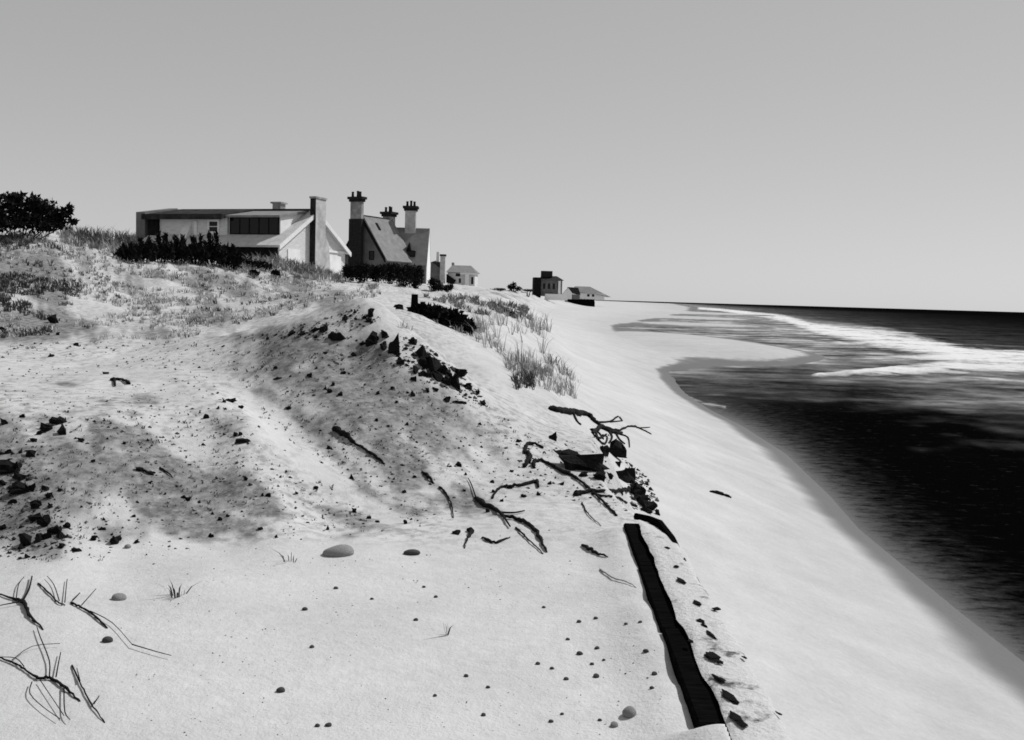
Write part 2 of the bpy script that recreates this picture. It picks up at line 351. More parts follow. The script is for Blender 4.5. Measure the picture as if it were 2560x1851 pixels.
# ------------------------------------------------------------------ sea
sth = np.deg2rad(np.concatenate([np.arange(-3, 31, .09), np.arange(31, 130, 3.0)])); slr = np.linspace(math.log(6.0), math.log(40000), 900)
T2, L2 = np.meshgrid(sth, slr, indexing='ij'); R2 = np.exp(L2); SXg, SYg = R2 * np.sin(T2), R2 * np.cos(T2)
spx, spy = pix(SXg, SYg, 0 * SXg)
inv = SYg > 5
def band(pts):
    xs, ys, hs = map(np.array, zip(*pts)); yl = np.interp(spx, xs, ys); hh = np.interp(spx, xs, hs)
    hor = 744 + (spx - 1280) * .0288
    return np.exp(-(((spy - yl) / hh) ** 2) ** 1.5) * sstep(xs[0] - 25, xs[0] + 5, spx) * inv
foam = np.zeros_like(SXg)
for b_, s_ in [([(1600,762,2),(1700,768,3),(1800,775,4),(1880,785,6),(1960,797,10),(2030,820,15),(2100,832,20),(2200,850,30),(2300,868,30),(2400,890,26),(2480,898,26),(2900,910,24)], 1),
               ([(2040,940,5),(2130,936,8),(2220,932,14),(2300,926,16),(2400,914,18),(2500,918,14),(2900,920,12)], .95),
               ([(1700,800,4),(1850,812,5),(2000,832,6),(2100,860,7),(2220,890,8),(2300,900,6),(2900,960,6)], .5),([(1600,800,8),(1800,815,9),(2000,850,14),(2200,900,22),(2400,940,20),(2900,980,30)], .34)]:
    foam = np.maximum(foam, s_ * band(b_))
def seg(pts, wpx, s_):
    global foam
    for (x0, y0), (x1, y1) in zip(pts[:-1], pts[1:]):
        dx, dy = x1 - x0, y1 - y0; t = np.clip(((spx - x0) * dx + (spy - y0) * dy) / (dx * dx + dy * dy), 0, 1)
        d2 = (spx - x0 - t * dx) ** 2 + (spy - y0 - t * dy) ** 2
        foam = np.maximum(foam, s_ * np.exp(-d2 / wpx ** 2) * inv)
seg([(1702,978),(1722,994),(1765,1010),(1812,1017)], 6, .62); seg([(1722,984),(1745,980),(1757,968)], 4, .35)
seg([(1785,948),(1815,930),(1830,920)], 5, .25); seg([(1880,962),(1900,972)], 6, .3)
seg([(2180,905),(2200,880),(2220,868)], 6, .4); seg([(2200,868),(2270,880),(2300,905)], 4, .6)
sdepth = -beach(SXg, SYg)
turb = np.exp(-np.maximum(sdepth, 0) / .35) * sstep(45, 75, SYg)
lo = np.interp(spx, [1700, 1850, 2100, 2560, 3000], [1000, 985, 1040, 1130, 1180]) + 70 * fbm(SXg * .5, SYg, 6.0, 5, 79) + 50 * fbm(SXg, SYg, 1.6, 4, 80); up_ = np.interp(spx, [1500, 1900, 2230, 2330, 2400, 2560], [765, 780, 820, 850, 872, 876])
turb = np.maximum(turb, .95 * (1 - sstep(-190, 10, spy - lo)) * sstep(-4, 10, spy - up_)) * inv
turb *= 1 - .5 * np.exp(-(((spx - 1850) / 190) ** 2 + ((spy - 932) / 17) ** 2))
turb = turb * np.clip(1 + .9 * fbm(SXg, SYg, 2.2, 5, 77) + .8 * fbm(SXg * .7, SYg, 9.0, 5, 78), .1, 2.0)
edge = np.exp(-np.maximum(sdepth, 0) / .19) * inv * (1 - .7 * sstep(40, 60, SYg))
swell = .10 * fbm(SXg * .35, SYg, 2.2, 3, 71) * sstep(.1, .7, sdepth) * (R2 < 500) + foam * .35 * (fbm(SXg, SYg, 1.5, 3, 72) * .5 + .6) * sstep(0.02, .3, sdepth)
sv = np.stack([SXg, SYg, swell], -1).reshape(-1, 3)
a_, b_ = SXg.shape; si = np.arange(a_ * b_).reshape(a_, b_)
sf = np.stack([si[:-1, :-1], si[:-1, 1:], si[1:, 1:], si[1:, :-1]], -1)
keep = ((SXg[:-1, :-1] > edgeX(SYg[:-1, :-1]) - 1)).ravel(); sf = sf.reshape(-1, 4)[keep]
m, nt, bs = new_mat('sea_water')
fo, tu, ed = attrn(nt, 'foam'), attrn(nt, 'turbid'), attrn(nt, 'edge')
sn = noise_node(nt, 1.3, 9, .8, stretch=(.5, .9, 1)); sn2 = noise_node(nt, .16, 9, .72, stretch=(.5, .8, 1)); sn3 = noise_node(nt, 2.6, 7, .75, stretch=(.65, 1.3, 1))
mixn = mathn(nt, 'ADD', mathn(nt, 'MULTIPLY', sn, .3), mathn(nt, 'MULTIPLY', sn2, .7))
fm = mathn(nt, 'ADD', mathn(nt, 'MULTIPLY', fo, .95), mathn(nt, 'MULTIPLY', mathn(nt, 'SUBTRACT', mixn, .5), 3.6))
fm = mathn(nt, 'MULTIPLY', maprange(nt, fm, .42, .95, 0, 1), maprange(nt, fo, .02, .15, 0, 1))
tt = mathn(nt, 'MULTIPLY', tu, maprange(nt, mixn, .40, .60, .1, 1.4))
colr = mathn(nt, 'MULTIPLY_ADD', tt, .30, .002)
colr = mathn(nt, 'MAXIMUM', colr, mathn(nt, 'MULTIPLY', mathn(nt, 'MULTIPLY', ed, maprange(nt, mathn(nt, 'ADD', sn3, mathn(nt, 'MULTIPLY', ed, .25)), .45, .68, .05, 1)), .17))
painted_glints = mathn(nt, 'MULTIPLY', maprange(nt, sn3, .60, .72, 0, 1), .035); colr = mathn(nt, 'ADD', colr, painted_glints)  # faint glints painted into the water colour
mx = nt.nodes.new('ShaderNodeMix'); mx.data_type = 'FLOAT'; nt.links.new(fm, mx.inputs[0]); nt.links.new(colr, mx.inputs[2]); mx.inputs[3].default_value = .72
nt.links.new(mx.outputs[0], bs.inputs['Base Color']); bs.inputs['Roughness'].default_value = .5; bs.inputs['Specular IOR Level'].default_value = 0.0; bs.inputs['IOR'].default_value = 1.05
bump(nt, bs, mathn(nt, 'ADD', sn, mathn(nt, 'MULTIPLY', sn3, .4)), .2, .8)
sea = meshobj('sea', sv, sf, m, smooth=True, attrs={'foam': foam.ravel(), 'turbid': turb.ravel(), 'edge': edge.ravel()})
tag(sea, kind='structure')

# ------------------------------------------------------------------ seawall
wn_ = np.array([wr0[0] - wl0[0], wr0[1] - wl0[1], 0]); wside = np.array([wdir[1], -wdir[0], 0])
wwid = float(np.dot(wr0 - wl0, wside)); wwid1 = float(np.dot(wr1 - wl1, wside)); wlen = float(np.linalg.norm(wl1 - wl0))
sw = empty('seawall', (wl0[0], wl0[1], wl0[2]), math.atan2(wdir[1], wdir[0])); tag(sw, 'low pale seawall with its landward shade built as black timber running along the terrace edge', 'seawall')
# local: x along the wall away from camera, y to the left (landward), -y seaward, z 0 = top
nx, ny = 130, 10; V = []; Fq = []
for i in range(nx + 1):
    x = -2.0 + (wlen + 2.0) * i / nx; wx = wwid + (wwid1 - wwid) * max(x, -.5) / wlen
    for j in range(ny + 1):
        t = j / ny; y = .0 - wx * t
        zz = .012 * float(fbm(np.array(x * 1.0), np.array(y), .25, 4, 81)) + .007 * math.sin(math.pi * t) - (.012 if j in (0, ny) else 0)
        if j in (0, ny): y += .02 * float(fbm(np.array(x * 1.0), np.array(y), .35, 3, 83))
        if x > wlen - .9: zz -= .10 * ((x - wlen + .9) / .9) ** 2 * t
        V.append((x, y, zz))
for i in range(nx):
    for j in range(ny):
        q = i * (ny + 1) + j; Fq.append((q, q + 1, q + ny + 2, q + ny + 1))
cm, nt, bs = new_mat('sandy_concrete')
f1 = noise_node(nt, 3.2, 6, .7); f2 = noise_node(nt, 22, 4, .7)
vv = maprange(nt, f1, .57, .66, 1, .14); nt.links.new(mathn(nt, 'MULTIPLY', maprange(nt, f2, .3, .7, .44, .56), vv), bs.inputs['Base Color']); bs.inputs['Roughness'].default_value = .95
bump(nt, bs, f2, .02)
meshobj('sand_cap', V, Fq, cm, sw, smooth=True)
yl = 0
part('core', boxvf(-2.0, wlen - .03, -min(wwid, wwid1) + .056, -.03, -1.4, -.045), 'tar', sw)
# wall's landward shade strip, built as added black timbers half sunk in sand
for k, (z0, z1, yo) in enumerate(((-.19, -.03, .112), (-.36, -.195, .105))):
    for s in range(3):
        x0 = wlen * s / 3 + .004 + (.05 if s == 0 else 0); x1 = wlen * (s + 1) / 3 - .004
        part('shade_timber', boxvf(x0, x1, -.028, yo + .007 * ((s + k) % 2), z0, z1 - .006 * s), 'tar', sw, .012)
ev_ = [onplane(1588, 1288, CAP), onplane(1622, 1294, CAP), onplane(1650, 1305, CAP), onplane(1680, 1345, CAP), onplane(1712, 1405, CAP), onplane(1740, 1450, CAP)]
Ri = Matrix.Rotation(-math.atan2(wdir[1], wdir[0]), 3, 'Z')
v, f = tubevf([Ri @ Vector(q - wl0) + Vector((0, 0, -.01 - .004 * i)) for i, q in enumerate(ev_)], [.03, .03, .035, .04, .03, .012], 6); meshobj('broken_end', v, f, 'tar', sw)
for s in range(26):
    x0 = wlen * s / 26 + .004; x1 = wlen * (s + 1) / 26 - .004
    yy = -(wwid + (wwid1 - wwid) * s / 26)
    part('plank', boxvf(x0, x1, yy - .014 + .004 * (s % 3), yy + .052, -1.5, -.05 - .01 * ((s * 7) % 3)), 'tar', sw)

# ------------------------------------------------------------------ clods and stones
def lump(seed, sub=2, rough=.35, flat=.75):
    import bmesh
    bm = bmesh.new(); r_ = np.random.default_rng(seed)
    if sub == 2:                                     # broken, angular clod: hull of a few scattered points
        for q in r_.normal(size=(15, 3)):
            q = q / np.linalg.norm(q) * r_.uniform(.7, 1.15); bm.verts.new((q[0], q[1], q[2] * flat))
        res = bmesh.ops.convex_hull(bm, input=bm.verts); bmesh.ops.delete(bm, geom=[g_ for g_ in res['geom_interior'] if isinstance(g_, bmesh.types.BMVert)], context='VERTS')
        bmesh.ops.subdivide_edges(bm, edges=bm.edges[:], cuts=1, use_grid_fill=True)
        for v in bm.verts: v.co += Vector(r_.normal(size=3) * .12)
    else:
        bmesh.ops.create_icosphere(bm, subdivisions=sub, radius=1)
        dirs = r_.normal(size=(9, 3)); dirs /= np.linalg.norm(dirs, axis=1)[:, None]; am = r_.uniform(-rough, rough * .6, 9)
        for v in bm.verts:
            p = np.array(v.co); k = 1.0
            for d_, a__ in zip(dirs, am): k += a__ * max(0, float(p @ d_)) ** 3
            v.co = Vector(p * k); v.co.z *= flat
    me = bpy.data.meshes.new('clod'); bm.to_mesh(me); bm.free(); return me
LUMPS = [lump(100 + i) for i in range(8)]
STN = [lump(200 + i, 3, .22, .7) for i in range(4)]
for me in LUMPS: me.materials.append(M['clod'])
for i, me in enumerate(STN):
    me.materials.append(M['stone']); me.polygons.foreach_set('use_smooth', np.ones(len(me.polygons), dtype=bool))
def rock(name, me, px, py, wpx, hpx, label, cat, group=None, mat=None, ang=0, lift=.25):
    p = G(px, py + hpx * .3); D = p[1]; s = D / F
    o = bpy.data.objects.new(name, me); COL.objects.link(o)
    rx, rz = wpx * s * .56, hpx * s * .62
    o.scale = (rx, (rx + rz) * .5, rz / .75); o.location = (p[0], p[1] + .2 * rx, p[2] + rz * lift)
    o.rotation_euler = (random.uniform(-.25, .25), R(ang) + random.uniform(-.1, .1), random.choice((0, math.pi)) + random.uniform(-.4, .4))
    if mat:
        o.data = me.copy(); o.data.materials.clear(); o.data.materials.append(M[mat])
    tag(o, label, cat, group); return o
GR = {
 'left': ('dark earth clod in the heap on the left bank', 'dark clods on the left bank',
   [(113,1070,30,18),(100,1083,14,9),(55,1040,10,9),(8,1055,14,14),(80,1100,18,10),(75,1136,26,14),(15,1170,32,30),(43,1167,26,26),(48,1193,26,16),(42,1225,34,30),(8,1208,18,10),(80,1220,20,16),(115,1222,20,8),(122,1240,20,11),(90,1262,22,18),(125,1264,22,12),(85,1295,30,16),(105,1305,20,30),(135,1325,26,22),(150,1340,26,13),(68,1348,25,32),(95,1347,14,22),(112,1342,22,15),(50,1365,24,15),(5,1318,16,12),(165,1315,14,12),(190,1375,18,8),(65,1392,16,8),(155,1365,14,12),(232,1345,14,12),(20,1130,12,10),(50,1128,12,9),(150,1225,10,8),(30,1255,16,12)]),
 'bank': ('small dark clod lying on the mottled middle of the front bank', 'dark clods on the front bank',
   [(254,1322,16,8),(259,1298,8,7),(332,1290,11,8),(340,1355,15,8),(550,1298,10,9),(530,1284,14,6),(470,1248,14,11),(458,1243,10,8),(528,1339,12,12),(375,1207,9,7),(616,1197,10,9),(310,1109,11,7),(232,1153,9,9),(413,1234,8,7),(345,1173,17,12),(375,1185,14,8),(570,1290,10,6),(200,1100,16,10),(668,1238,15,10),(655,1238,8,8),(790,1220,11,9),(740,1232,9,7),(884,1276,12,14),(921,1295,11,8),(943,1304,9,7),(818,1321,9,11),(648,1322,16,9),(690,1342,9,8),(1014,1306,8,12)]),
 'lip': ('dark clod at the sandy lip above the white chute', 'clods at the chute lip',
   [(560,1002,14,13),(576,1001,24,12),(515,1042,12,14),(563,1022,7,6),(600,1018,16,8),(590,1086,13,11),(602,1086,12,8),(605,1103,30,12),(545,1018,8,8),(560,1086,10,6)]),
 'ridge': ('dark clod on the left shoulder of the grey mound', 'clods along the mound shoulder',
   [(810,823,17,18),(790,823,18,11),(754,834,16,12),(725,835,22,11),(668,847,9,7),(863,796,12,14),(888,779,14,9),(923,801,14,12),(909,795,10,9),(907,858,12,10),(790,843,10,7),(815,882,14,6),(875,790,8,6)]),
 'crest': ('large dark clod in the line down the right crest of the grey mound', 'clods along the mound crest',
   [(930,848,20,28),(957,834,18,20),(960,865,15,22),(1000,905,14,20),(1032,852,13,20),(1053,885,34,24),(1058,906,20,28),(1095,940,27,24),(1120,935,15,12),(1145,930,30,20),(1137,954,26,32),(1115,953,14,24),(1052,935,18,10),(1035,948,14,11),(1040,925,12,20),(1075,905,20,18),(1168,967,16,13),(1190,982,18,10),(1207,1006,10,15),(1105,925,20,22),(1070,935,14,16)]),
 'face': ('small dark clod on the smooth face of the grey mound', 'clods on the mound face',
   [(1030,985,14,12),(983,970,12,10),(944,983,11,8),(1117,999,13,17),(1087,973,14,11),(1068,975,8,15),(882,887,13,12),(855,932,16,7),(775,939,18,12),(848,985,13,13),(833,962,10,9),(824,978,11,11),(812,970,12,8),(720,1020,14,9),(688,920,10,9),(695,946,18,6),(880,1194,13,13),(940,1050,9,8),(823,1120,12,9),(1146,1162,13,12),(1165,1185,12,8),(1160,1226,8,7),(1037,1192,9,7),(1010,1229,9,9),(1200,1060,8,7),(1016,1060,9,8),(990,1005,8,7)]),
 'toe': ('dark lump among the roots at the foot of the mound', 'lumps among the roots',
   [(1275,1218,14,11),(1375,1208,14,9),(1405,1210,18,9),(1233,1229,9,9),(1310,1240,14,8),(1255,1252,9,8),(1143,1332,25,12),(1220,1278,12,9),(1230,1205,9,8),(1345,1235,14,9),(1280,1178,11,7),(1295,1103,10,9)]),
}
k = 0
for key, (lab, grp, lst) in GR.items():
    ex = {}; tail = lab.split(' clod ', 1)[-1] if ' clod ' in lab else lab.split(' lump ', 1)[-1]; noun = 'clod' if ' clod ' in lab else 'lump'
    for word, fn in (('largest', lambda q: -q[2] * q[3]), ('leftmost', lambda q: q[0]), ('rightmost', lambda q: -q[0]), ('topmost', lambda q: q[1]), ('lowest', lambda q: -q[1])):
        b_ = min(lst, key=fn)
        if b_ not in ex: ex[b_] = word
    for (x, y, w_, h_) in lst:
        l2 = ('%s dark %s %s' % (ex[(x, y, w_, h_)], noun, tail)) if (x, y, w_, h_) in ex else lab
        sc_ = {'crest': 1.35, 'left': 1.35, 'ridge': 1.25}.get(key, 1.15)
        rock('earth_clod', LUMPS[k % 8], x, y, w_ * sc_, h_ * sc_, l2, 'clod', grp, ang=random.choice((-20, 0, 15, 25))); k += 1
for (x, y, w_, h_, lab) in [(143,1051,34,24,'rounded black clod, upper of the two leaning together at the left bank top'),
                            (155,1077,22,26,'tilted black clod, lower of the two leaning together at the left bank top'),
                            (130,799,24,26,'lone pointed black clod high on the left grassy slope'),
                            (143,835,11,9,'tiny black clod just below the lone pointed clod on the left slope'),
                            (189,862,13,9,'small black clod on the pale track left of centre'),
                            (127,889,24,11,'flat slanting black clod on the pale track at far left'),
                            (262,933,17,8,'flat dark clod beside the arched twig on the plateau'),
                            (5,825,16,16,'dark clod cut by the left edge of the picture on the grassy slope'),
                            (843,840,40,27,'big diamond shaped black clod on the mound shoulder'),
                            (987,868,28,50,'tall black clod standing at the top of the mound crest'),
                            (1085,915,42,46,'largest black clod midway down the mound crest'),
                            (925,783,18,25,'upright black clod on the sand behind the mound top'),
                            (996,767,21,12,'slanting black clod on the pale saddle above the mound'),
                            (287,1350,44,26,'wedge shaped black clod at the foot of the left bank'),
                            (1448,1152,108,54,'big black broken slab in the middle of the driftwood heap'),
                            (1540,1128,38,46,'black angular block on the right of the driftwood heap'),
                            (1507,1122,26,22,'small black block touching the angular block by the driftwood tangle'),
                            (1385,1094,26,18,'lone black lump on bare sand above the big slab'),
                            (1495,1188,32,24,'black wedge under the right end of the big slab'),
                            (1455,1187,22,12,'flat black lump under the big slab'),
                            (1560,1190,54,34,'wide black block at the terrace edge beyond the seawall'),
                            (1522,1188,16,16,'small black lump left of the wide edge block'),
                            (1546,1160,13,14,'little round black lump above the wide edge block'),
                            (1592,1228,34,32,'black rubble lump topmost of the row leading to the seawall end'),
                            (1600,1246,34,22,'black rubble lump second in the row leading to the seawall end'),
                            (1614,1262,42,22,'black rubble lump third in the row leading to the seawall end'),
                            (1618,1276,32,14,'flat black rubble lump nearest the seawall end'),
                            (1645,1283,12,14,'tiny black lump at the far seaward corner of the seawall')]:
    sc_ = 1.22 if x > 1380 else 1.08
    rock('earth_clod', LUMPS[k % 8], x, y, w_ * sc_, h_ * sc_, lab, 'clod'); k += 1
def stone(x, y, w_, h_, lab, grp=None, mat=None): 
    global k; k += 1
    return rock('stone', STN[k % 4], x, y, w_, h_, lab, 'stone', grp, mat)
stone(842,1378,74,34,'biggest grey stone on the foreground sand, dark on its left side')
stone(1030,1382,38,17,'flat dark stone right of the biggest foreground stone', None, 'stonedark')
stone(1572,1780,36,34,'round grey stone near the bottom beside the seawall'); stone(1535,1812,20,16,'small round stone at the bottom edge left of the seawall')
stone(297,1493,34,22,'grey egg shaped stone on the sand at lower left'); stone(268,1600,24,18,'dark stone below the egg shaped stone', None, 'stonedark')
stone(318,1366,16,13,'small pale stone beside the wedge shaped clod')
PEB = [(1450,1633,16),(1492,1620,12),(1615,1628,14),(1683,1627,12),(1490,1690,16),(1416,1697,12),(1380,1671,10),(1345,1659,12),(1166,1689,12),(820,1812,16),(793,1814,12),(700,1725,22),(1208,1787,12),(1378,1803,12),(1220,1718,10),(1039,1549,12),(1636,1684,14),(1600,1555,10),(1565,1560,9),(1448,1554,12),(1490,1545,11),(1420,1598,10),(1630,1720,11),(1090,1492,10),(1060,1467,9),(840,1470,11),(762,1523,13),(780,1617,12),(930,1497,9),(1360,1518,9),(1480,1660,10),(1510,1650,9),(1087,1739,10),(1500,1800,10),(1405,1785,9)]
def extremes(lst, words):
    ex = {}
    for word, fn in words:
        b_ = min(lst, key=fn)
        if b_ not in ex: ex[b_] = word
    return ex
XW = (('largest', lambda q: -q[2]), ('leftmost', lambda q: q[0]), ('rightmost', lambda q: -q[0]), ('farthest', lambda q: q[1]), ('nearest', lambda q: -q[1]))
pex = extremes(PEB, XW)
for x, y, w_ in PEB:
    stone(x, y, w_, w_ * .75, (pex[(x, y, w_)] + ' of the small dark pebbles on the foreground sand') if (x, y, w_) in pex else 'small dark pebble scattered on the foreground sand', 'pebbles on the foreground sand', 'stonedark')

# ------------------------------------------------------------------ driftwood and roots
def smooth_line(pts, rp, m=3):
    P_ = [np.array(p, float) for p in pts]; out = []; ro = []
    rp = list(rp) if isinstance(rp, (list, tuple)) else [rp * (1 - .6 * i / max(len(pts) - 1, 1)) for i in range(len(pts))]
    for i in range(len(P_) - 1):
        a, b, c_, d = P_[max(i - 1, 0)], P_[i], P_[i + 1], P_[min(i + 2, len(P_) - 1)]
        for t in np.arange(m) / m:
            out.append(tuple(.5 * (2 * b + (c_ - a) * t + (2 * a - 5 * b + 4 * c_ - d) * t * t + (3 * b - a - 3 * c_ + d) * t ** 3))); ro.append(rp[i] * (1 - t) + rp[i + 1] * t)
    return out + [tuple(P_[-1])], ro + [rp[-1]]
def wood(pts, rpx, label, name='driftwood_branch', mat='drift', lift=.3, twigs=(), cat='driftwood', group=None):
    pts, rpx = smooth_line(pts, rpx, 2); P = ground([p[0] for p in pts], [p[1] for p in pts]); Pw = []; rad = []
    # keep depths from running away: a branch lies within a short depth range
    for i, p in enumerate(P):
        s = p[1] / F; r_ = (rpx[i] if isinstance(rpx, (list, tuple)) else rpx * (1 - .6 * i / (len(P) - 1))) * s
        Pw.append(p + np.array([0, 0, r_ * .6 + (.03 * lift if 0 < i < len(P) - 1 else 0)])); rad.append(max(r_, .0025))
    q = []; rr = []
    for i in range(len(Pw) - 1):
        for t in (0, .34, .67):
            q.append(Pw[i] * (1 - t) + Pw[i + 1] * t + rng.normal(size=3) * rad[i] * .35 * (t > 0)); rr.append((rad[i] * (1 - t) + rad[i + 1] * t) * random.uniform(.85, 1.2))
    q.append(Pw[-1]); rr.append(rad[-1])
    base = q[0]
    if not twigs:
        v, f = tubevf([p - base for p in q], rr, 7); o = meshobj(name, v, f, mat, None, True); o.location = tuple(base)
    else:
        o = empty(name, base)
        v, f = tubevf([p - base for p in q], rr, 7); meshobj('limb', v, f, mat, o, True)
        for tp, tr in twigs:
            tp, _ = smooth_line(tp, 1.0, 3); P2 = ground([p[0] for p in tp], [p[1] for p in tp]); v, f = tubevf([p + np.array([0, 0, .02]) - base for p in P2], [max(tr * p[1] / F * (1 - .5 * i / len(P2)), .002) for i, p in enumerate(P2)], 5)
            meshobj('twig', v, f, mat, o, True)
    return tag(o, label, cat, group)
wood([(1375,1025),(1400,1032),(1430,1034),(1470,1040)], [7,9,8,5], 'thick black log end at the upper left of the driftwood heap', 'driftwood_log')
wood([(1433,1032),(1470,1042),(1487,1058),(1512,1072),(1545,1079),(1570,1068),(1597,1072),(1628,1087)], [6,6,5,4,3,2.5,2,1.6], 'long black branch reaching from the log over the beach', twigs=[([(1487,1058),(1525,1056),(1545,1043),(1556,1054)], 3), ([(1525,1057),(1556,1054)], 2), ([(1597,1072),(1625,1070)], 1.5), ([(1477,1045),(1474,1036)], 4), ([(1432,1034),(1442,1056),(1452,1064)], 4)])
wood([(1480,1085),(1500,1072),(1520,1080),(1540,1086),(1555,1084)], [4,5,5,4,3], 'curled black root tangle beside the angular block', 'root_tangle', twigs=[([(1490,1085),(1496,1104),(1512,1112),(1518,1095),(1506,1090)], 4), ([(1520,1078),(1530,1095),(1522,1110)], 4), ([(1540,1086),(1548,1100),(1562,1112)], 3), ([(1550,1088),(1570,1096),(1574,1120)], 2.5), ([(1485,1092),(1500,1098),(1516,1088)], 4), ([(1478,1078),(1492,1080),(1508,1100)], 5)])
wood([(1345,1150),(1370,1162),(1400,1180),(1418,1188)], [3,4,5,6], 'dark pole slanting down to the big slab')
wood([(1420,1186),(1450,1206),(1480,1232),(1515,1266),(1541,1291)], [4,3.5,3.5,3,3.5], 'thin straight grey pole crossing the horizontal branch', 'driftwood_pole', 'drift')
wood([(1437,1240),(1455,1236),(1485,1232),(1530,1232),(1556,1230),(1585,1222)], [9,5,5,4,5,3], 'knobbed black branch lying level in front of the slab', twigs=[([(1553,1231),(1556,1242)], 4)])
wood([(1480,1238),(1510,1244),(1545,1247),(1565,1260),(1592,1268)], [3,3,2.5,3,3], 'thin branch running under the knobbed branch to the rubble row')
wood([(1188,1248),(1205,1262),(1240,1279),(1262,1296),(1285,1300),(1312,1310),(1338,1330),(1355,1362),(1367,1382)], [4,7,5,4,5,5,4.5,4,2], 'long black arching root in front of the mound foot', twigs=[([(1258,1296),(1275,1322)], 3.5), ([(1190,1250),(1178,1215),(1170,1200)], 2), ([(1245,1286),(1285,1287),(1311,1282)], 3), ([(1240,1280),(1228,1268)], 3)])
wood([(1290,1322),(1312,1345),(1335,1366),(1358,1386)], 3, 'thin pale stick parallel to the long arching root', 'driftwood_stick')
wood([(1230,1248),(1242,1230),(1256,1220),(1275,1220),(1310,1215),(1342,1206)], [3,3,3,4,4,5], 'black twig along the sandy lip at the mound foot', twigs=[([(1342,1206),(1346,1222)], 5)])
wood([(1312,1136),(1313,1120),(1326,1112),(1358,1122)], [4,4,4,3], 'bent black stick left of the big slab', 'driftwood_stick')
wood([(1310,1170),(1322,1158),(1324,1142),(1318,1130)], [4,6,5,3], 'curved black root below the bent stick', 'root')
wood([(1335,1172),(1334,1160),(1346,1154)], [4,5,4], 'short hooked root left of the dark pole', 'root')
wood([(1455,1258),(1466,1282),(1480,1298),(1503,1316)], 2, 'thin wavy rootlet on the sand below the knobbed branch', 'rootlet')
wood([(1205,1346),(1222,1356),(1243,1360),(1275,1344)], [2.5,4,3,1.5], 'bowed thin stick on the sand below the arching root', 'driftwood_stick')
wood([(1168,1328),(1180,1334),(1168,1350),(1161,1372)], [5,6,2.5,1.5], 'small dark root end with a thin tail', 'root')
wood([(1455,1365),(1475,1378),(1500,1390),(1520,1394)], [3,4.5,3,1.5], 'dark sliver of wood left of the seawall end', 'driftwood_stick')
wood([(1500,1425),(1530,1448),(1565,1458),(1590,1470)], 2, 'faint thin stick on sand left of the seawall', 'driftwood_stick', 'driftpale')
wood([(836,1077),(848,1085),(866,1094),(885,1110)], [8,7,7,4], 'thick black log stub lying on the mound face', 'driftwood_log')
wood([(887,1110),(915,1128),(940,1145),(962,1162)], [3,3,4,2], 'thin dark branch in line below the log stub')
wood([(1055,1180),(1070,1197),(1085,1210)], [2,5,2], 'short dark stick on the mound face right of the thin branch', 'driftwood_stick')
wood([(1098,1220),(1115,1237),(1128,1262),(1133,1296)], [3,2.5,2,1.5], 'thin bent rootlet low on the mound face', 'rootlet')
wood([(1132,1007),(1150,1009),(1166,1011)], [2.5,3,2.5], 'short level stick near the lower end of the mound crest', 'driftwood_stick')
wood([(280,953),(295,951),(310,954),(322,962)], [5,3,3,5], 'small arched black twig on the plateau', 'driftwood_stick', twigs=[([(286,953),(288,968)], 4)])
wood([(400,1172),(417,1184),(432,1195)], 3, 'short slanting stick on the front bank', 'driftwood_stick')
wood([(345,1174),(360,1180),(372,1186),(388,1184)], [4,3,3,2], 'dark twig with two knots on the front bank', 'driftwood_stick')
wood([(815,1415),(815,1440),(728,1395)][:2], 1.6, 'faint thin upright twig shadowing the sand right of centre left', 'driftwood_stick') if False else None
wood([(1776,1231),(1800,1237),(1828,1246)], [2.5,4.5,2.5], 'lone dark stick lying on the open beach', 'driftwood_stick')
wood([(1780,1524),(1796,1530)], [5,4], 'small dark chip lying on the seawall cap', 'driftwood_stick') if False else None

# debris on the seawall top: dark lumps in a line
def on_cap(px, py, wpx, hpx, label):
    p = onplane(px, py, CAP); s = p[1] / F; o = bpy.data.objects.new('tar_lump', LUMPS[(px * 7) % 8]); COL.objects.link(o)
    o.scale = (wpx * s * .8, hpx * s * 1.5, wpx * s * .3); o.location = (p[0], p[1], p[2] + .012); o.rotation_euler = (0, 0, R(15))
    tag(o, label, 'lump', 'dark lumps along the seawall top'); return o
CPL = [(1668,1374,8,10),(1690,1420,8,10),(1702,1456,12,20),(1742,1512,12,16),(1752,1558,12,14),(1763,1570,10,14),(1775,1590,10,26),(1726,1608,9,10),(1778,1645,22,30),(1800,1662,12,10),(1793,1702,20,20),(1822,1748,20,34),(1838,1800,20,26),(1852,1818,20,18),(1945,1790,9,10),(1788,1528,18,8),(1860,1650,8,10)]
cex = extremes(CPL, XW)
for x, y, w_, h_ in CPL:
    on_cap(x, y, w_, h_, (cex[(x, y, w_, h_)] + ' dark tar lump on the seawall top') if (x, y, w_, h_) in cex else 'dark tar lump in the line along the seawall top')

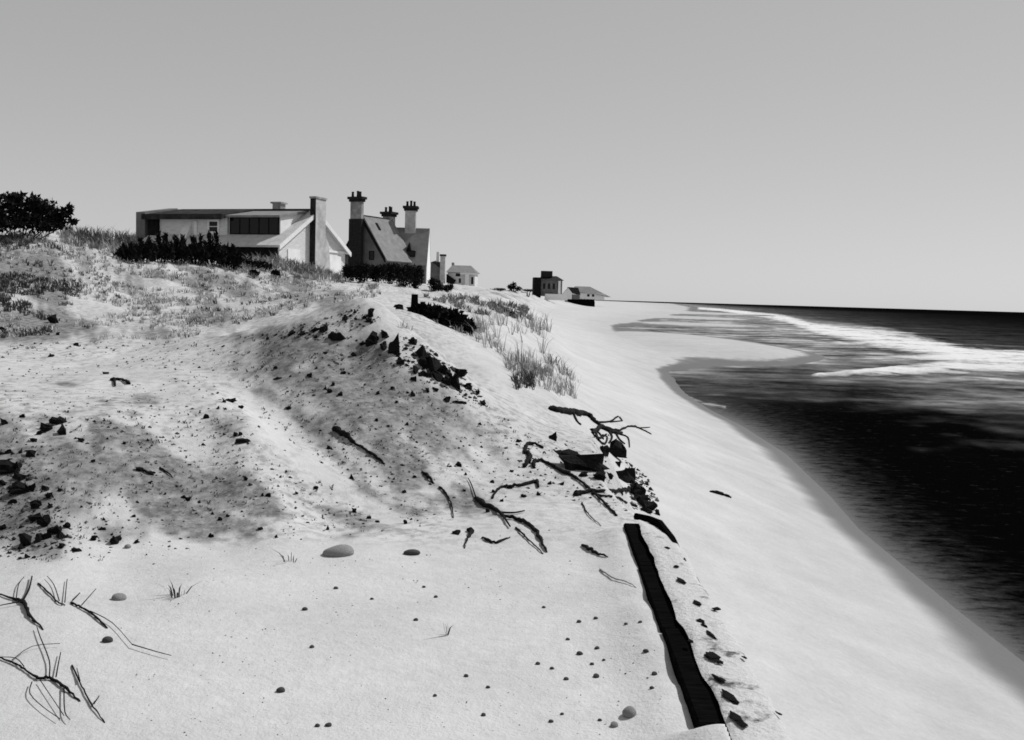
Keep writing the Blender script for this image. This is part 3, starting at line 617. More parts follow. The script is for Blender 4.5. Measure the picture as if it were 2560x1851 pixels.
# ------------------------------------------------------------------ grass
def blades(P, hts, nb, spread, lean, tones, wd=.006, seed=1):
    r_ = np.random.default_rng(seed); N = len(P); n_ = N * nb
    base = np.repeat(P, nb, 0); h = np.repeat(hts, nb) * r_.uniform(.5, 1.15, n_); sp = np.repeat(spread, nb)
    a = r_.uniform(0, 2 * math.pi, n_); rr = r_.uniform(0, 1, n_) ** .6
    b0 = base + np.c_[np.cos(a) * rr * sp, np.sin(a) * rr * sp, -.03 * h]
    out = np.c_[np.cos(a), np.sin(a)] * (r_.uniform(.1, 1, n_) * lean)[:, None] * h[:, None]
    out[:, 0] -= .12 * h
    mid = b0 + np.c_[out * .35, h * .62]; tip = b0 + np.c_[out, h * r_.uniform(.7, 1.05, n_)]
    fa = r_.uniform(0, math.pi, n_); wv = np.repeat(wd if np.ndim(wd) else np.full(N, wd), nb); wvec = np.c_[np.cos(fa) * wv, np.sin(fa) * wv, 0 * wv]
    v = np.stack([b0 - wvec, b0 + wvec, mid + wvec * .8, mid - wvec * .8, tip], 1).reshape(-1, 3)
    i = np.arange(n_)[:, None] * 5
    f = np.concatenate([i + np.array([[0, 1, 2]]), i + np.array([[0, 2, 3]]), i + np.array([[3, 2, 4]])], 0)
    return v, f, np.repeat(np.repeat(tones, nb) * r_.uniform(.75, 1.25, n_), 5)
def scatter(poly, N, seed):
    r_ = np.random.default_rng(seed); xs, ys = [p[0] for p in poly], [p[1] for p in poly]; out = []
    while len(out) < N:
        x, y = r_.uniform(min(xs), max(xs), N * 2), r_.uniform(min(ys), max(ys), N * 2); ins = np.zeros(len(x), bool); j = len(poly) - 1
        for i in range(len(poly)):
            cnd = ((poly[i][1] > y) != (poly[j][1] > y)); den = (poly[j][1] - poly[i][1]) or 1e-9
            ins ^= cnd & (x < (poly[j][0] - poly[i][0]) * (y - poly[i][1]) / den + poly[i][0]); j = i
        out += list(zip(x[ins], y[ins]))
    o = np.array(out[:N]); return ground(o[:, 0], o[:, 1])
def grass_field(poly, N, hpx, nb, tone, seed, thr=-.2, name='dune_grass', cl=1.0, wpx=1.0):
    P = scatter(poly, N, seed); q = fbm(P[:, 0], P[:, 1], 2.2 * cl, 4, seed) ; P = P[q > thr]; q = q[q > thr]
    r_ = np.random.default_rng(seed + 1); s = P[:, 1] / F
    tn = np.clip(tone * (1 - .9 * q) * r_.uniform(.6, 1.4, len(P)), .01, .6)
    return blades(P, hpx * s * r_.uniform(.6, 1.4, len(P)), nb, 5 * s, .9, tn, wpx * s, seed)
def stuff(name, fields):
    V = []; Fs = []; T = []; k_ = 0
    for v, f, t in fields: V.append(v); Fs.append(f + k_); T.append(t); k_ += len(v)
    o = meshobj(name, np.vstack(V), np.vstack(Fs), 'grass', attrs={'tone': np.concatenate(T)}); tag(o, kind='stuff'); return o
RID = [(-400,600),(0,585),(180,580),(330,600),(480,640),(700,655),(850,690),(960,720),(960,740),(800,765),(640,800),(450,850),(0,850),(-400,850)]
o = stuff('dune_grass', [
    grass_field(RID, 4200, 11, 7, .50, 301, -.1), grass_field(RID, 1200, 11, 8, .14, 302, .18, cl=.8),
    grass_field([(-60,600),(0,590),(150,600),(250,640),(200,740),(120,840),(-60,850)], 1500, 13, 8, .09, 303, .02),
    grass_field([(150,575),(330,595),(480,620),(480,650),(300,640),(150,610)], 500, 24, 6, .30, 304, -.4),
    grass_field([(560,650),(700,645),(860,690),(860,710),(700,690),(560,680)], 420, 18, 6, .25, 305, -.3)])
tag(o, 'dry beach grass covering the dune ridge', 'grass')
o = stuff('slope_grass', [
    grass_field([(1180,820),(1260,800),(1360,810),(1390,850),(1340,920),(1260,960),(1210,920)], 230, 50, 6, .42, 311, -.1, wpx=.8),
    grass_field([(1260,900),(1380,900),(1450,960),(1440,1000),(1330,1000),(1280,960)], 260, 34, 6, .36, 312, -.05, wpx=.8),
    grass_field([(1000,820),(1150,800),(1260,860),(1240,960),(1120,860)], 220, 24, 6, .46, 313, 0, wpx=.8),
    grass_field([(1050,740),(1200,745),(1320,775),(1330,800),(1200,790)], 400, 14, 8, .26, 314, 0, wpx=1.),
    grass_field([(1280,945),(1330,935),(1335,975),(1290,975)], 60, 22, 8, .06, 315, -.6, wpx=1.0)])
tag(o, 'sparse pale grass on the dune slope above the beach', 'grass')
o = stuff('bank_litter', [
    grass_field([(0,1040),(560,1000),(640,1060),(860,1240),(980,1330),(560,1360),(300,1400),(0,1420)], 500, 7, 3, .16, 321, 0.1, wpx=1.5),
    grass_field([(640,1040),(760,900),(900,830),(1050,880),(1260,1040),(1420,1150),(1300,1210),(1050,1320),(960,1280)], 350, 6, 3, .14, 322, 0.1, wpx=1.5),
    grass_field([(0,860),(550,850),(640,960),(540,1010),(0,1030)], 200, 7, 3, .2, 323, .15, wpx=1.5),
    grass_field([(560,850),(760,820),(860,840),(700,960),(600,980)], 120, 7, 3, .15, 324, 0.1, wpx=1.5)])
tag(o, 'dark bits of turf and root litter on the banks', 'litter')
def crumbs(poly, N, rlo, rhi, seed, thr=-.3):
    P = scatter(poly, N, seed); q = fbm(P[:, 0], P[:, 1], 1.1, 4, seed); P = P[q > thr]; r_ = np.random.default_rng(seed)
    n_ = len(P); s = P[:, 1] / F * (rlo + (rhi - rlo) * r_.uniform(0, 1, n_) ** 2.2)
    oc = np.array([[1, 0, 0], [-1, 0, 0], [0, 1, 0], [0, -1, 0], [0, 0, .8], [0, 0, -.8]])
    v = P[:, None, :] + oc[None] * s[:, None, None] * r_.uniform(.55, 1.3, (n_, 6, 1)) + r_.normal(size=(n_, 6, 3)) * s[:, None, None] * .2
    fo_ = np.array([[0, 2, 4], [2, 1, 4], [1, 3, 4], [3, 0, 4], [2, 0, 5], [1, 2, 5], [3, 1, 5], [0, 3, 5]])
    f = (np.arange(n_)[:, None, None] * 6 + fo_[None]).reshape(-1, 3)
    return v.reshape(-1, 3), f, np.repeat(.012 + .22 * r_.uniform(0, 1, n_) ** 3, 6)
o = stuff('soil_crumbs', [
    crumbs([(0,1030),(560,1000),(640,1060),(860,1240),(980,1330),(560,1370),(300,1400),(0,1420)], 900, 1.6, 6.0, 331),
    crumbs([(640,1040),(760,900),(900,830),(1050,880),(1260,1040),(1420,1150),(1300,1230),(1050,1320),(960,1280)], 800, 1.5, 5.5, 332),
    crumbs([(1000,840),(1060,860),(1200,980),(1200,1010),(1080,960),(980,890)], 260, 2, 9, 333, -1),
    crumbs([(0,1130),(60,1140),(200,1340),(120,1400),(0,1400)], 260, 2, 9, 334, -1),
    crumbs([(1290,1100),(1540,1080),(1640,1270),(1560,1280),(1300,1230)], 300, 1.5, 6, 335, -1),
    crumbs([(1560,1150),(1620,1190),(1650,1280),(1580,1280)], 200, 2, 9, 336, -1),
    crumbs([(600,845),(800,800),(900,765),(960,800),(800,850)], 240, 1.5, 6, 337, -1),
    crumbs([(0,860),(620,850),(560,1000),(0,1030)], 400, 1.5, 5, 338),
    crumbs([(300,1380),(1400,1320),(1700,1500),(1760,1840),(300,1840)], 500, 1.2, 3.2, 339, -.1)])
tag(o, 'small dark crumbs of soil and pebbles strewn over the banks', 'crumbs')

def tuft(px, py, hpx, nb, label, sprd=14, tone=.08, lean=1.3, seed=5, wpx=1.6):
    p = G(px, py); s = p[1] / F
    v, f, t = blades(np.zeros((1, 3)), np.array([hpx * s]), nb, np.array([sprd * s]), lean, np.array([tone]), wpx * s, seed)
    o = meshobj('beach_grass_tuft', v, f, 'grass', attrs={'tone': t}); o.location = tuple(p); tag(o, label, 'grass tuft'); return o
def plant(main, rp, twigs, label): return wood(main, rp, label, 'dry_plant', 'drift', .25, twigs, 'plant')
plant([(-20,1640),(30,1660),(60,1676),(95,1702),(125,1700),(160,1722),(200,1755)], [2,2.5,2.5,3.5,3.5,4,2], [([(80,1715),(75,1745),(110,1780),(150,1808)], 1.6), ([(100,1710),(130,1755),(160,1800)], 1.3), ([(160,1725),(162,1790),(175,1810)], 2), ([(123,1702),(123,1660),(100,1600),(92,1575)], 2), ([(140,1702),(146,1668),(152,1640)], 2), ([(60,1676),(40,1655),(0,1652)], 1.5), ([(30,1660),(80,1625),(150,1618)], 1.2)], 'sprawling dark stemmed dry plant at the bottom left corner')
plant([(180,1665),(200,1712),(228,1765),(262,1808)], [2,2,2.2,1.4], [([(235,1770),(248,1750)], 2), ([(200,1712),(192,1680)], 1.6)], 'drooping grey stem right of the sprawling plant')
plant([(-10,1486),(30,1500),(58,1510),(72,1542),(108,1576)], [2,2.5,6,4,1.5], [([(58,1508),(72,1482),(80,1448)], 3), ([(55,1512),(20,1518),(-10,1524)], 2), ([(40,1508),(46,1470),(60,1450)], 1.5)], 'black jointed plant stem at the left edge above the sprawling plant')
plant([(95,1460),(120,1485),(148,1512),(162,1514)], [2,2,1.8,1.6], [([(162,1514),(166,1470),(168,1455)], 1.5), ([(148,1510),(135,1470),(118,1448)], 1.5)], 'thin V shaped stems between the left plants')
plant([(178,1510),(200,1522),(226,1536),(268,1572)], [3,2.5,3,2], [([(226,1536),(280,1565),(330,1620)], 1.4), ([(330,1620),(390,1638),(428,1648)], 1.6), ([(182,1508),(200,1490)], 2), ([(205,1520),(240,1480)], 1.5)], 'faint grey lying stems below the egg shaped stone')
tuft(440,1490,34,16,'small dark sprig on the sand under the front bank',24,.05,1.6,406,2.2)
tuft(1118,1588,50,4,'single bent sprig standing alone on the foreground sand',5,.06,.7,407,2.0)
tuft(725,1405,34,7,'faint forked sprig left of the biggest stone',14,.12,1.6,408,1.6)

# ------------------------------------------------------------------ trees and bushes
def leafcloud(lobes, nper, size, seed, updir=0.0):
    r_ = np.random.default_rng(seed); V = []; 
    for (cx, cy, cz, rx, ry, rz, wt) in lobes:
        m_ = int(nper * wt); d = r_.normal(size=(m_, 3)); d /= np.linalg.norm(d, axis=1)[:, None]; rad = r_.uniform(0, 1, m_) ** .4 * r_.uniform(.75, 1.12, m_)
        p = np.array([cx, cy, cz]) + d * rad[:, None] * np.array([rx, ry, rz])
        a = r_.normal(size=(m_, 3)); a /= np.linalg.norm(a, axis=1)[:, None]; a[:, 2] += updir; b = np.cross(a, r_.normal(size=(m_, 3))); b /= np.linalg.norm(b, axis=1)[:, None] + 1e-6
        s = size * r_.uniform(.6, 1.5, m_)
        V.append(np.stack([p - b * s[:, None] * .4, p + b * s[:, None] * .4, p + a * s[:, None]], 1))
    V = np.concatenate(V).reshape(-1, 3); return V, np.arange(len(V)).reshape(-1, 3)
def bush(name, label, cat, pxc, pyb, D, lobes_px, nper=160, leaf=5.0, mat='leaf', stems=5, updir=0, group=None, seed=1, deep=1.0, twigh=None):
    """lobes in pixels around (pxc, pyb): (dx, up, rx, rz, weight)"""
    Dg = G(pxc, pyb)[1]; D = Dg if Dg < D * 1.4 else D
    b = at(pxc, pyb, D); zg = float(gz(b[0], b[1])); s = D / F; b[2] = min(b[2], zg + .02) if abs(b[2] - zg) > .02 else b[2]
    zoff = at(pxc, pyb, D)[2] - b[2]
    e = empty(name, b); r_ = random.Random(seed); L = []
    for dx, up, rx, rz, wt in lobes_px: L.append((dx * s, r_.uniform(-.3, .3) * rx * s, up * s + zoff, rx * s, rx * s * deep, rz * s, wt))
    v, f = leafcloud(L, nper, leaf * s, seed, updir); meshobj('foliage', v, f, mat, e)
    st = []
    for i in range(stems):
        l_ = L[i % len(L)]; x0 = r_.uniform(-.25, .25) * l_[3]
        st.append(tubevf([(l_[0] * .35 + x0, l_[1] * .3, -.15), (l_[0] * .7 + x0 * .5, l_[1] * .6, l_[2] * .45), (l_[0], l_[1], l_[2] + l_[5] * .5)], [1.6 * s, 1.2 * s, .5 * s], 5))
    v, f = join(st); meshobj('trunk' if cat == 'tree' else 'stems', v, f, 'bark', e)
    return tag(e, label, cat, group)
bush('pine_tree', 'black spreading pine crown on the skyline at the left edge', 'tree', 40, 592, 43,
     [(-90,60,50,40,1),(-30,62,42,40,1.2),(-5,95,24,16,.5),(15,70,45,36,1.4),(50,80,22,22,.6),(70,68,34,30,1.0),(105,50,34,26,.9),(125,66,17,9,.3),(142,40,10,6,.12),(20,35,80,24,1.6),(-70,30,60,26,1.3),(90,30,40,16,.8),(-60,85,20,14,.4),(135,78,10,6,.1)], 420, 9, 'leaf', 9, 0, None, 501)
HB = [(318,650,45,46,34,36,'low ragged end bush of the thicket left of the shingled house'),
      (362,650,46,48,46,52,'twiggy tall bush second from the left in the thicket'),
      (405,650,47,46,54,60,'black bush in the thicket below the left corner of the house'),
      (448,652,48,46,50,58,'black bush in the thicket beside the white end wall'),
      (492,656,49,44,54,60,'black bush in the thicket reaching the sash window'),
      (532,660,50,46,64,66,'tallest black bush of the thicket right under the sash window'),
      (574,668,52,44,44,50,'black bush at the right end of the thicket by the eaves')]
for i, (x, y, D, wd, hh, tw, lab) in enumerate(HB):
    bush('thicket_bush', lab, 'bush', x, y + 6, D, [(-wd * .35, hh * .45, wd * .4, hh * .5, 1), (wd * .35, hh * .45, wd * .4, hh * .5, 1), (0, hh * .6, wd * .45, hh * .55, 1.2), (-wd*.2, hh*1.0, wd*.12, hh*.35, .3), (wd*.18, hh*1.05, wd*.1, hh*.35, .3)], 260, 6, 'leaf', 8, .9, 'thicket beside the shingled house', 510 + i)
for i, (x, y, D, wd, hh, lab) in enumerate([(618,672,54,46,26,'dark low shrub under the eaves, left of two'), (655,676,55,50,22,'dark low shrub under the eaves, right of two'), (636,690,52,20,12,'small dark shrub in front of the two under the eaves'),(690,690,53,18,12,'tiny dark shrub in the grass below the gable corner')]):
    bush('eaves_shrub', lab, 'bush', x, y, D, [(-wd*.3, hh*.5, wd*.3, hh*.5, 1), (wd*.3, hh*.4, wd*.3, hh*.4, 1), (0, hh*.6, wd*.3, hh*.5, 1)], 130, 5, 'leaf', 4, .5, None, 530 + i)
HG = [(872,704,90,28,44,'black hedge bush at the left end under the big chimney'),(905,706,91,34,50,'black hedge bush right below the big chimney'),(940,706,92,36,46,'black hedge bush below the small gable window'),
      (975,710,93,36,56,'black hedge bush below the curved dormer'),(1008,716,94,38,58,'black hedge bush below the pointed dormer'),(1038,722,95,32,62,'black hedge bush at the right end by the white end wall')]
for i, (x, y, D, wd, hh, lab) in enumerate(HG):
    bush('hedge_bush', lab, 'bush', x, y, D, [(0, hh*.35, wd*.62, hh*.42, 1.5), (-wd*.25, hh*.65, wd*.4, hh*.3, 1), (wd*.28, hh*.68, wd*.4, hh*.28, 1)], 330, 4.5, 'leaf', 5, .2, 'hedge before the chimneyed house', 540 + i)
bush('round_bush', 'round black bush right of the hedge in front of the white house', 'bush', 1086, 728, 120, [(0,14,18,17,1.4),(12,10,14,12,1),(-6,24,12,10,.7)], 340, 4, 'leaf', 4, .2, None, 550)
bush('low_bush', 'low black bush trailing right of the round bush', 'bush', 1116, 730, 121, [(0,9,14,9,1),(10,12,8,8,.7)], 300, 4, 'leaf', 3, .2, None, 551)
bush('slope_bush', 'dark pointed bush on the far bluff left of the square house', 'bush', 1282, 728, 270, [(-6,9,9,8,1),(2,14,7,9,.8),(12,6,12,6,.8)], 240, 3.2, 'leaf', 3, .2, None, 552)
for i, (x, y, D, wd, hh, lab) in enumerate([(1245,727,260,18,7,'low dark scrub on the far bluff, left of the pointed bush'),(1318,729,290,16,6,'low dark scrub between the pointed bush and the square house')]):
    bush('scrub', lab, 'bush', x, y, D, [(0,hh*.4,wd,hh*.5,1),(wd*.5,hh*.4,wd*.7,hh*.4,.7)], 170, 2.6, 'leaf2', 3, .2, None, 555 + i)

# ------------------------------------------------------------------ wrecked timber fence on the slope
def wreck():
    D = G(1100, 806)[1] - .25; s = D / F
    b = at(1100, 795, D); e = empty('collapsed_bulkhead', b); tag(e, 'collapsed black timber bulkhead sagging down the dune slope', 'bulkhead')
    r_ = random.Random(3)
    def loc(px, py, dd=0): p = at(px, py, D + dd); return p - b
    def beam(name, p0, p1, wpx): v, f = tubevf([p0, (np.array(p0) + np.array(p1)) / 2 + rng.normal(size=3) * .01, p1], [wpx * s * .95, wpx * s, wpx * s * .9], 4); meshobj(name, v, f, 'tar', e)
    beam('post', loc(1032, 790), loc(1037, 736), 9); beam('post', loc(1054, 795), loc(1057, 755), 7); beam('post', loc(1100, 802), loc(1098, 764), 6); beam('post', loc(1140, 812), loc(1141, 772), 6); beam('post', loc(1172, 822), loc(1170, 802), 7)
    for k_ in range(7):
        y0 = 762 + k_ * 5; beam('plank', loc(1034 + r_.uniform(-4, 6), y0, .1 * (k_ % 2)), loc(1090 + r_.uniform(-8, 10), y0 + 12 + r_.uniform(-3, 3), .1), 5.5)
    for k_ in range(6):
        y0 = 770 + k_ * 5; beam('plank', loc(1080 + r_.uniform(-8, 4), y0, .1 * (k_ % 2)), loc(1144 + r_.uniform(-6, 4), y0 + 14 + r_.uniform(-4, 4), .1), 5.2)
    for k_ in range(3):
        beam('plank', loc(1120, 792 + k_ * 6), loc(1160, 808 + k_ * 5), 5)
    beam('plank', loc(990, 770), loc(1012, 782), 5)
    o = meshobj('rubble', *leafcloud([(loc(1060, 785)[0], .1, loc(1060, 785)[2], .5, .2, .22, 1), (loc(1110, 792)[0], .1, loc(1110, 792)[2], .5, .2, .2, 1), (loc(1150, 810)[0], .1, loc(1150, 810)[2], .2, .2, .12, .5), (loc(1172, 818)[0], .1, loc(1172, 818)[2], .14, .2, .14, .4)], 800, .13, 9), 'clod', e)
wreck()
for i, (x, y, w_, h_, lab) in enumerate([(1240,768,18,9,'left dark lump of the broken row on the far dune face'),(1262,778,18,10,'middle dark lump of the broken row on the far dune face'),(1278,784,16,14,'right dark lump of the broken row on the far dune face'),(1327,798,10,12,'lone dark lump at the foot of the far dune face'),(1150,746,24,5,'dark streak of turf on the bluff below the round bush')]):
    rock('turf_lump', LUMPS[i], x, y, w_ * 1.2, h_ * 1.2, lab, 'clod')

# ------------------------------------------------------------------ houses
def frame_at(px, D, rel, a_deg, toleft):
    """house frame: +x local = along v (image right, away), +y local = along u; returns empty rotation helpers"""
    p = np.array([(px - 1280) / F * D, D, EYE[2] + rel]); d = p[:2] / np.linalg.norm(p[:2]); r_ = np.array([d[1], -d[0]])
    return p, d, r_
def house_empty(name, p, v2):
    return empty(name, p, math.atan2(v2[1], v2[0]))
def window(parent, x0, x1, z0, z1, y, axis='x', out=-1, cols=1, rows=2, frame='white', fw_=.09, proud=.05):
    """sash window as part > frame, panes; on plane local y (axis x) or local x (axis y)"""
    def mp(vf):
        if axis == 'x': return vf
        return [(v[1], v[0], v[2]) for v in vf[0]], [f[::-1] for f in vf[1]]
    ya, yb = sorted((y + out * proud, y - out * .02))
    bars = [boxvf(x0 - fw_, x0, ya, yb, z0 - fw_, z1 + fw_), boxvf(x1, x1 + fw_, ya, yb, z0 - fw_, z1 + fw_), boxvf(x0, x1, ya, yb, z1, z1 + fw_), boxvf(x0, x1, ya, yb, z0 - fw_, z0)]
    for i in range(1, cols): xm = x0 + (x1 - x0) * i / cols; bars.append(boxvf(xm - .02, xm + .02, ya, yb, z0, z1))
    for i in range(1, rows): zm = z0 + (z1 - z0) * i / rows; bars.append(boxvf(x0, x1, ya + .004, yb - .004, zm - .02, zm + .02))
    w_ = part('window', mp(join(bars)), frame, parent)
    yg = y + out * .012
    for i in range(cols):
        for j in range(rows):
            a0, a1 = x0 + (x1 - x0) * i / cols, x0 + (x1 - x0) * (i + 1) / cols; c0, c1 = z0 + (z1 - z0) * j / rows, z0 + (z1 - z0) * (j + 1) / rows
            part('pane', mp(boxvf(a0, a1, min(yg, yg - out * .01), max(yg, yg - out * .01), c0, c1)), 'glass', w_)
    return w_
def slab(p0, p1, p2, p3, t):
    """roof slab: quad (top face) with thickness t downward"""
    P = [np.array(p, float) for p in (p0, p1, p2, p3)]; nrm = np.cross(P[1] - P[0], P[3] - P[0]); nrm /= np.linalg.norm(nrm)
    if nrm[2] < 0: nrm = -nrm
    return extrude(P, -nrm * t)

# --- house 1: pale shingled cottage.  local x = v (gable, image right), local y = u (long side, away to the left)
a1 = R(57); D1 = 60.0
p = at(697, 614, D1); base_rel = .5
dd = p[:2] / np.linalg.norm(p[:2]); rr_ = np.array([dd[1], -dd[0]])
v2 = rr_ * math.cos(a1) + dd * math.sin(a1)
h1 = house_empty('shingled_cottage', (p[0], p[1], EYE[2] + base_rel), v2)
tag(h1, 'pale shingled cottage with a long dormer and an outside chimney on its gable', 'house')
# local frame: x=v, y = perpendicular left of v -> u = d cos - r sin ; check orientation equals +y
W1, L1 = 8.0, 10.0; ze, zr = 2.87 - base_rel, 5.1 - base_rel
def rz1(v): return ze + (zr - ze) * (v / 4.0 if v <= 4 else (8 - v) / 4.0)
part('wall', extrude([(0, 0, -1.2), (W1, 0, -1.2), (W1, 0, ze), (4, 0, zr - .06), (0, 0, ze)], (0, L1, 0)), 'shingle', h1)
part('roof', slab((-.3, -.22, rz1(-.3)), (4, -.22, zr), (4, 4.25, zr), (-.3, 4.25, rz1(-.3)), .14), 'roof_pale', h1)
part('roof', slab((-.3, 4.26, rz1(-.3)), (1.2, 4.26, rz1(1.2)), (1.2, L1 + .2, rz1(1.2)), (-.3, L1 + .2, rz1(-.3)), .14), 'roof_pale', h1)
part('roof', slab((4.002, -.22, zr), (8.3, -.22, rz1(8.3)), (8.3, L1 + .2, rz1(8.3)), (4.002, L1 + .2, zr), .14), 'roof_pale', h1)
# rake boards
for q0, q1 in (((-.34, rz1(-.34)), (4.0, zr)), ((4.0, zr), (8.34, rz1(8.34)))):
    part('rake_board', extrude([(q0[0], -.30, q0[1] + .03), (q1[0], -.30, q1[1] + .03), (q1[0], -.30, q1[1] - .25), (q0[0], -.30, q0[1] - .25)], (0, .07, 0)), 'white', h1)
# shade under the deep eave, coloured onto the long wall as a near-black panel
part('eave_shade_wall', boxvf(-.02, .12, .05, L1 - .1, -1.1, ze - .22), 'trimdark', h1)
# shed dormer: front at v=1.0
vd = 1.0; zb_, zt_ = rz1(vd) - .02, 4.52 - base_rel
part('dormer_wall', extrude([(vd, 0, rz1(vd) - .3), (vd, 0, zt_), (3.7, 0, zr - .12), (3.7, 0, zr - .4)], (0, 0, 0.0)) if False else extrude([(vd, .55, rz1(vd) - .3), (vd, .55, zt_), (3.75, .55, zr - .14), (3.75, .55, zr - .5)], (0, 3.7, 0)), 'white', h1)
dr = part('dormer_roof', slab((vd - .35, .40, zt_ + .04), (3.98, .40, zr + .03), (3.98, 4.30, zr + .03), (vd - .35, 4.30, zt_ + .04), .13), 'roof_mid', h1)
part('ridge_cap', boxvf(3.86, 4.14, -.2, L1 + .1, zr + .02, zr + .14), 'roof_dark', h1)
dw = part('dormer_window_band', join([boxvf(vd - .07, vd - .004, y0, y0 + .07, zb_ + .05, zt_ - .12) for y0 in np.linspace(.62, 4.1, 6)] + [boxvf(vd - .07, vd - .004, .62, 4.17, zt_ - .12, zt_ - .06), boxvf(vd - .07, vd - .004, .62, 4.17, zb_ - .01, zb_ + .05)]), 'trimdark', h1)
ys = np.linspace(.62, 4.1, 6)
for i in range(5): part('pane', boxvf(vd - .05, vd - .01, ys[i] + .072, ys[i + 1] - .002, zb_ + .05, zt_ - .12), 'glass', dw)
# wing wall (upper storey to the left of the dormer)
part('wing_wall', extrude([(vd - .1, 4.32, rz1(vd - .1) - .5), (vd - .1, 4.32, zt_ - .08), (3.75, 4.32, zr - .14), (3.75, 4.32, zr - .8)], (0, 5.1, 0)), 'shingle', h1)
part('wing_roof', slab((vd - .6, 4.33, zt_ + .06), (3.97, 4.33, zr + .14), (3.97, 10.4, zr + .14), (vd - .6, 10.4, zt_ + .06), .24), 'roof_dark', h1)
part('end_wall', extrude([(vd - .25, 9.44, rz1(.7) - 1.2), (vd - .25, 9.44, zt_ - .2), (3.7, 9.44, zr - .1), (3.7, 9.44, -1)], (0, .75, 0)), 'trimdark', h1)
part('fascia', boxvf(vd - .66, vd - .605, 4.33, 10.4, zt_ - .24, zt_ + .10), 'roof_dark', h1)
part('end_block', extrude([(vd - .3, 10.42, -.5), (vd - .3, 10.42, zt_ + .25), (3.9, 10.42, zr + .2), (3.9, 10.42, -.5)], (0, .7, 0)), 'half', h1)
window(h1, 5.0, 5.62, zb_ + .16, zt_ - .34, vd - .1, 'y', -1, 1, 2, 'white', .13, .07)
part('corner_board', boxvf(vd - .16, vd - .102, 6.55, 6.75, zb_ - .25, zt_ - .3), 'white', h1)
part('lean_to', extrude([(vd - .9, 7.0, rz1(0) - .2), (vd - .102, 7.0, zt_ - .45), (vd - .102, 7.0, rz1(0) - .2)], (0, .6, 0)), 'white', h1)
# gable panels
for x0, x1, z0, z1 in ((.95, 2.3, .5, 2.05), (5.6, 7.4, .45, 1.9)):
    f_ = part('shutter', boxvf(x0, x1, -.05, -.004, z0, z1), 'white', h1)
part('trim_band', boxvf(4.9, 7.9, -.07, -.003, 2.1, 2.24), 'white', h1)
# gable chimney
chx0, chx1 = 3.5, 4.75
ch = part('chimney', join([boxvf(chx0, chx1, -.40, -.002, -1.2, 5.85 - base_rel)]), 'brick_pale', h1, .02)
part('chimney_side_shade', boxvf(chx0 - .03, chx0 - .004, -.395, -.01, .55, 5.84 - base_rel), 'brick_dark', ch)  # sunless left face painted as dark brick over the pale chimney
part('shoulder', extrude([(chx0 - .5, -.35, -1.2), (chx0 - .034, -.35, -1.2), (chx0 - .034, -.35, .5), (chx0 - .5, -.35, .1)], (0, .34, 0)), 'brick_pale', ch)
part('shoulder', extrude([(chx1 + .004, -.35, -1.2), (chx1 + .8, -.35, -1.2), (chx1 + .8, -.35, .6), (chx1 + .5, -.35, 2.6), (chx1 + .004, -.35, 3.2)], (0, .34, 0)), 'brick_pale', ch)
part('cap', boxvf(chx0 - .05, chx1 + .05, -.45, .05, 5.853 - base_rel, 5.98 - base_rel), 'brick', ch)
# small roof vent / rear chimney
part('rear_chimney', join([boxvf(4.6, 5.2, 2.9, 3.5, zr - .6, zr + .55), boxvf(4.5, 5.3, 2.8, 3.6, zr + .553, zr + .66)]), 'brick', h1)

# --- house 2: chimneyed house, gable to the left-front
a2 = R(37); D2 = 105.0; b2 = .8
p = at(855, 620, D2); dd = p[:2] / np.linalg.norm(p[:2]); rr_ = np.array([dd[1], -dd[0]])
v2 = rr_ * math.cos(a2) - dd * math.sin(a2)     # along the gable to the right and nearer ; gable normal = toward camera, turned left
h2 = house_empty('chimneyed_house', (p[0], p[1], EYE[2] + b2), v2)
tag(h2, 'dark gabled house with a steep grey roof and three tall potted chimneys', 'house')
W2 = 5.6; e2, r2 = 3.9 - b2, 8.05 - b2
c2_ = W2 / 2
part('wall', extrude([(0, 0, -1), (W2, 0, -1), (W2, 0, e2), (c2_, 0, r2 - .1), (0, 0, e2)], (0, 5, 0)), 'half', h2)
sl2 = (r2 - e2) / c2_
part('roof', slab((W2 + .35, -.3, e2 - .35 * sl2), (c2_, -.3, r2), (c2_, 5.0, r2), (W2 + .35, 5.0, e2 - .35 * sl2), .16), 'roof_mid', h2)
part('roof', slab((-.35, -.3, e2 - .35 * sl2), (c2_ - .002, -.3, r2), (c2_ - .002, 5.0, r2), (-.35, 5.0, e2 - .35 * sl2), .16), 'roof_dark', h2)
for s_ in (-1, 1):
    q0 = (c2_, r2 - .55); q1 = (c2_ + s_ * (c2_ + .1), e2 - .55)
    part('barge_board', extrude([(q0[0], -.36, q0[1] + .28), (q1[0], -.36, q1[1] + .28), (q1[0], -.36, q1[1] - .2), (q0[0], -.36, q0[1] - .2)], (0, .12, 0)), 'trimdark', h2)
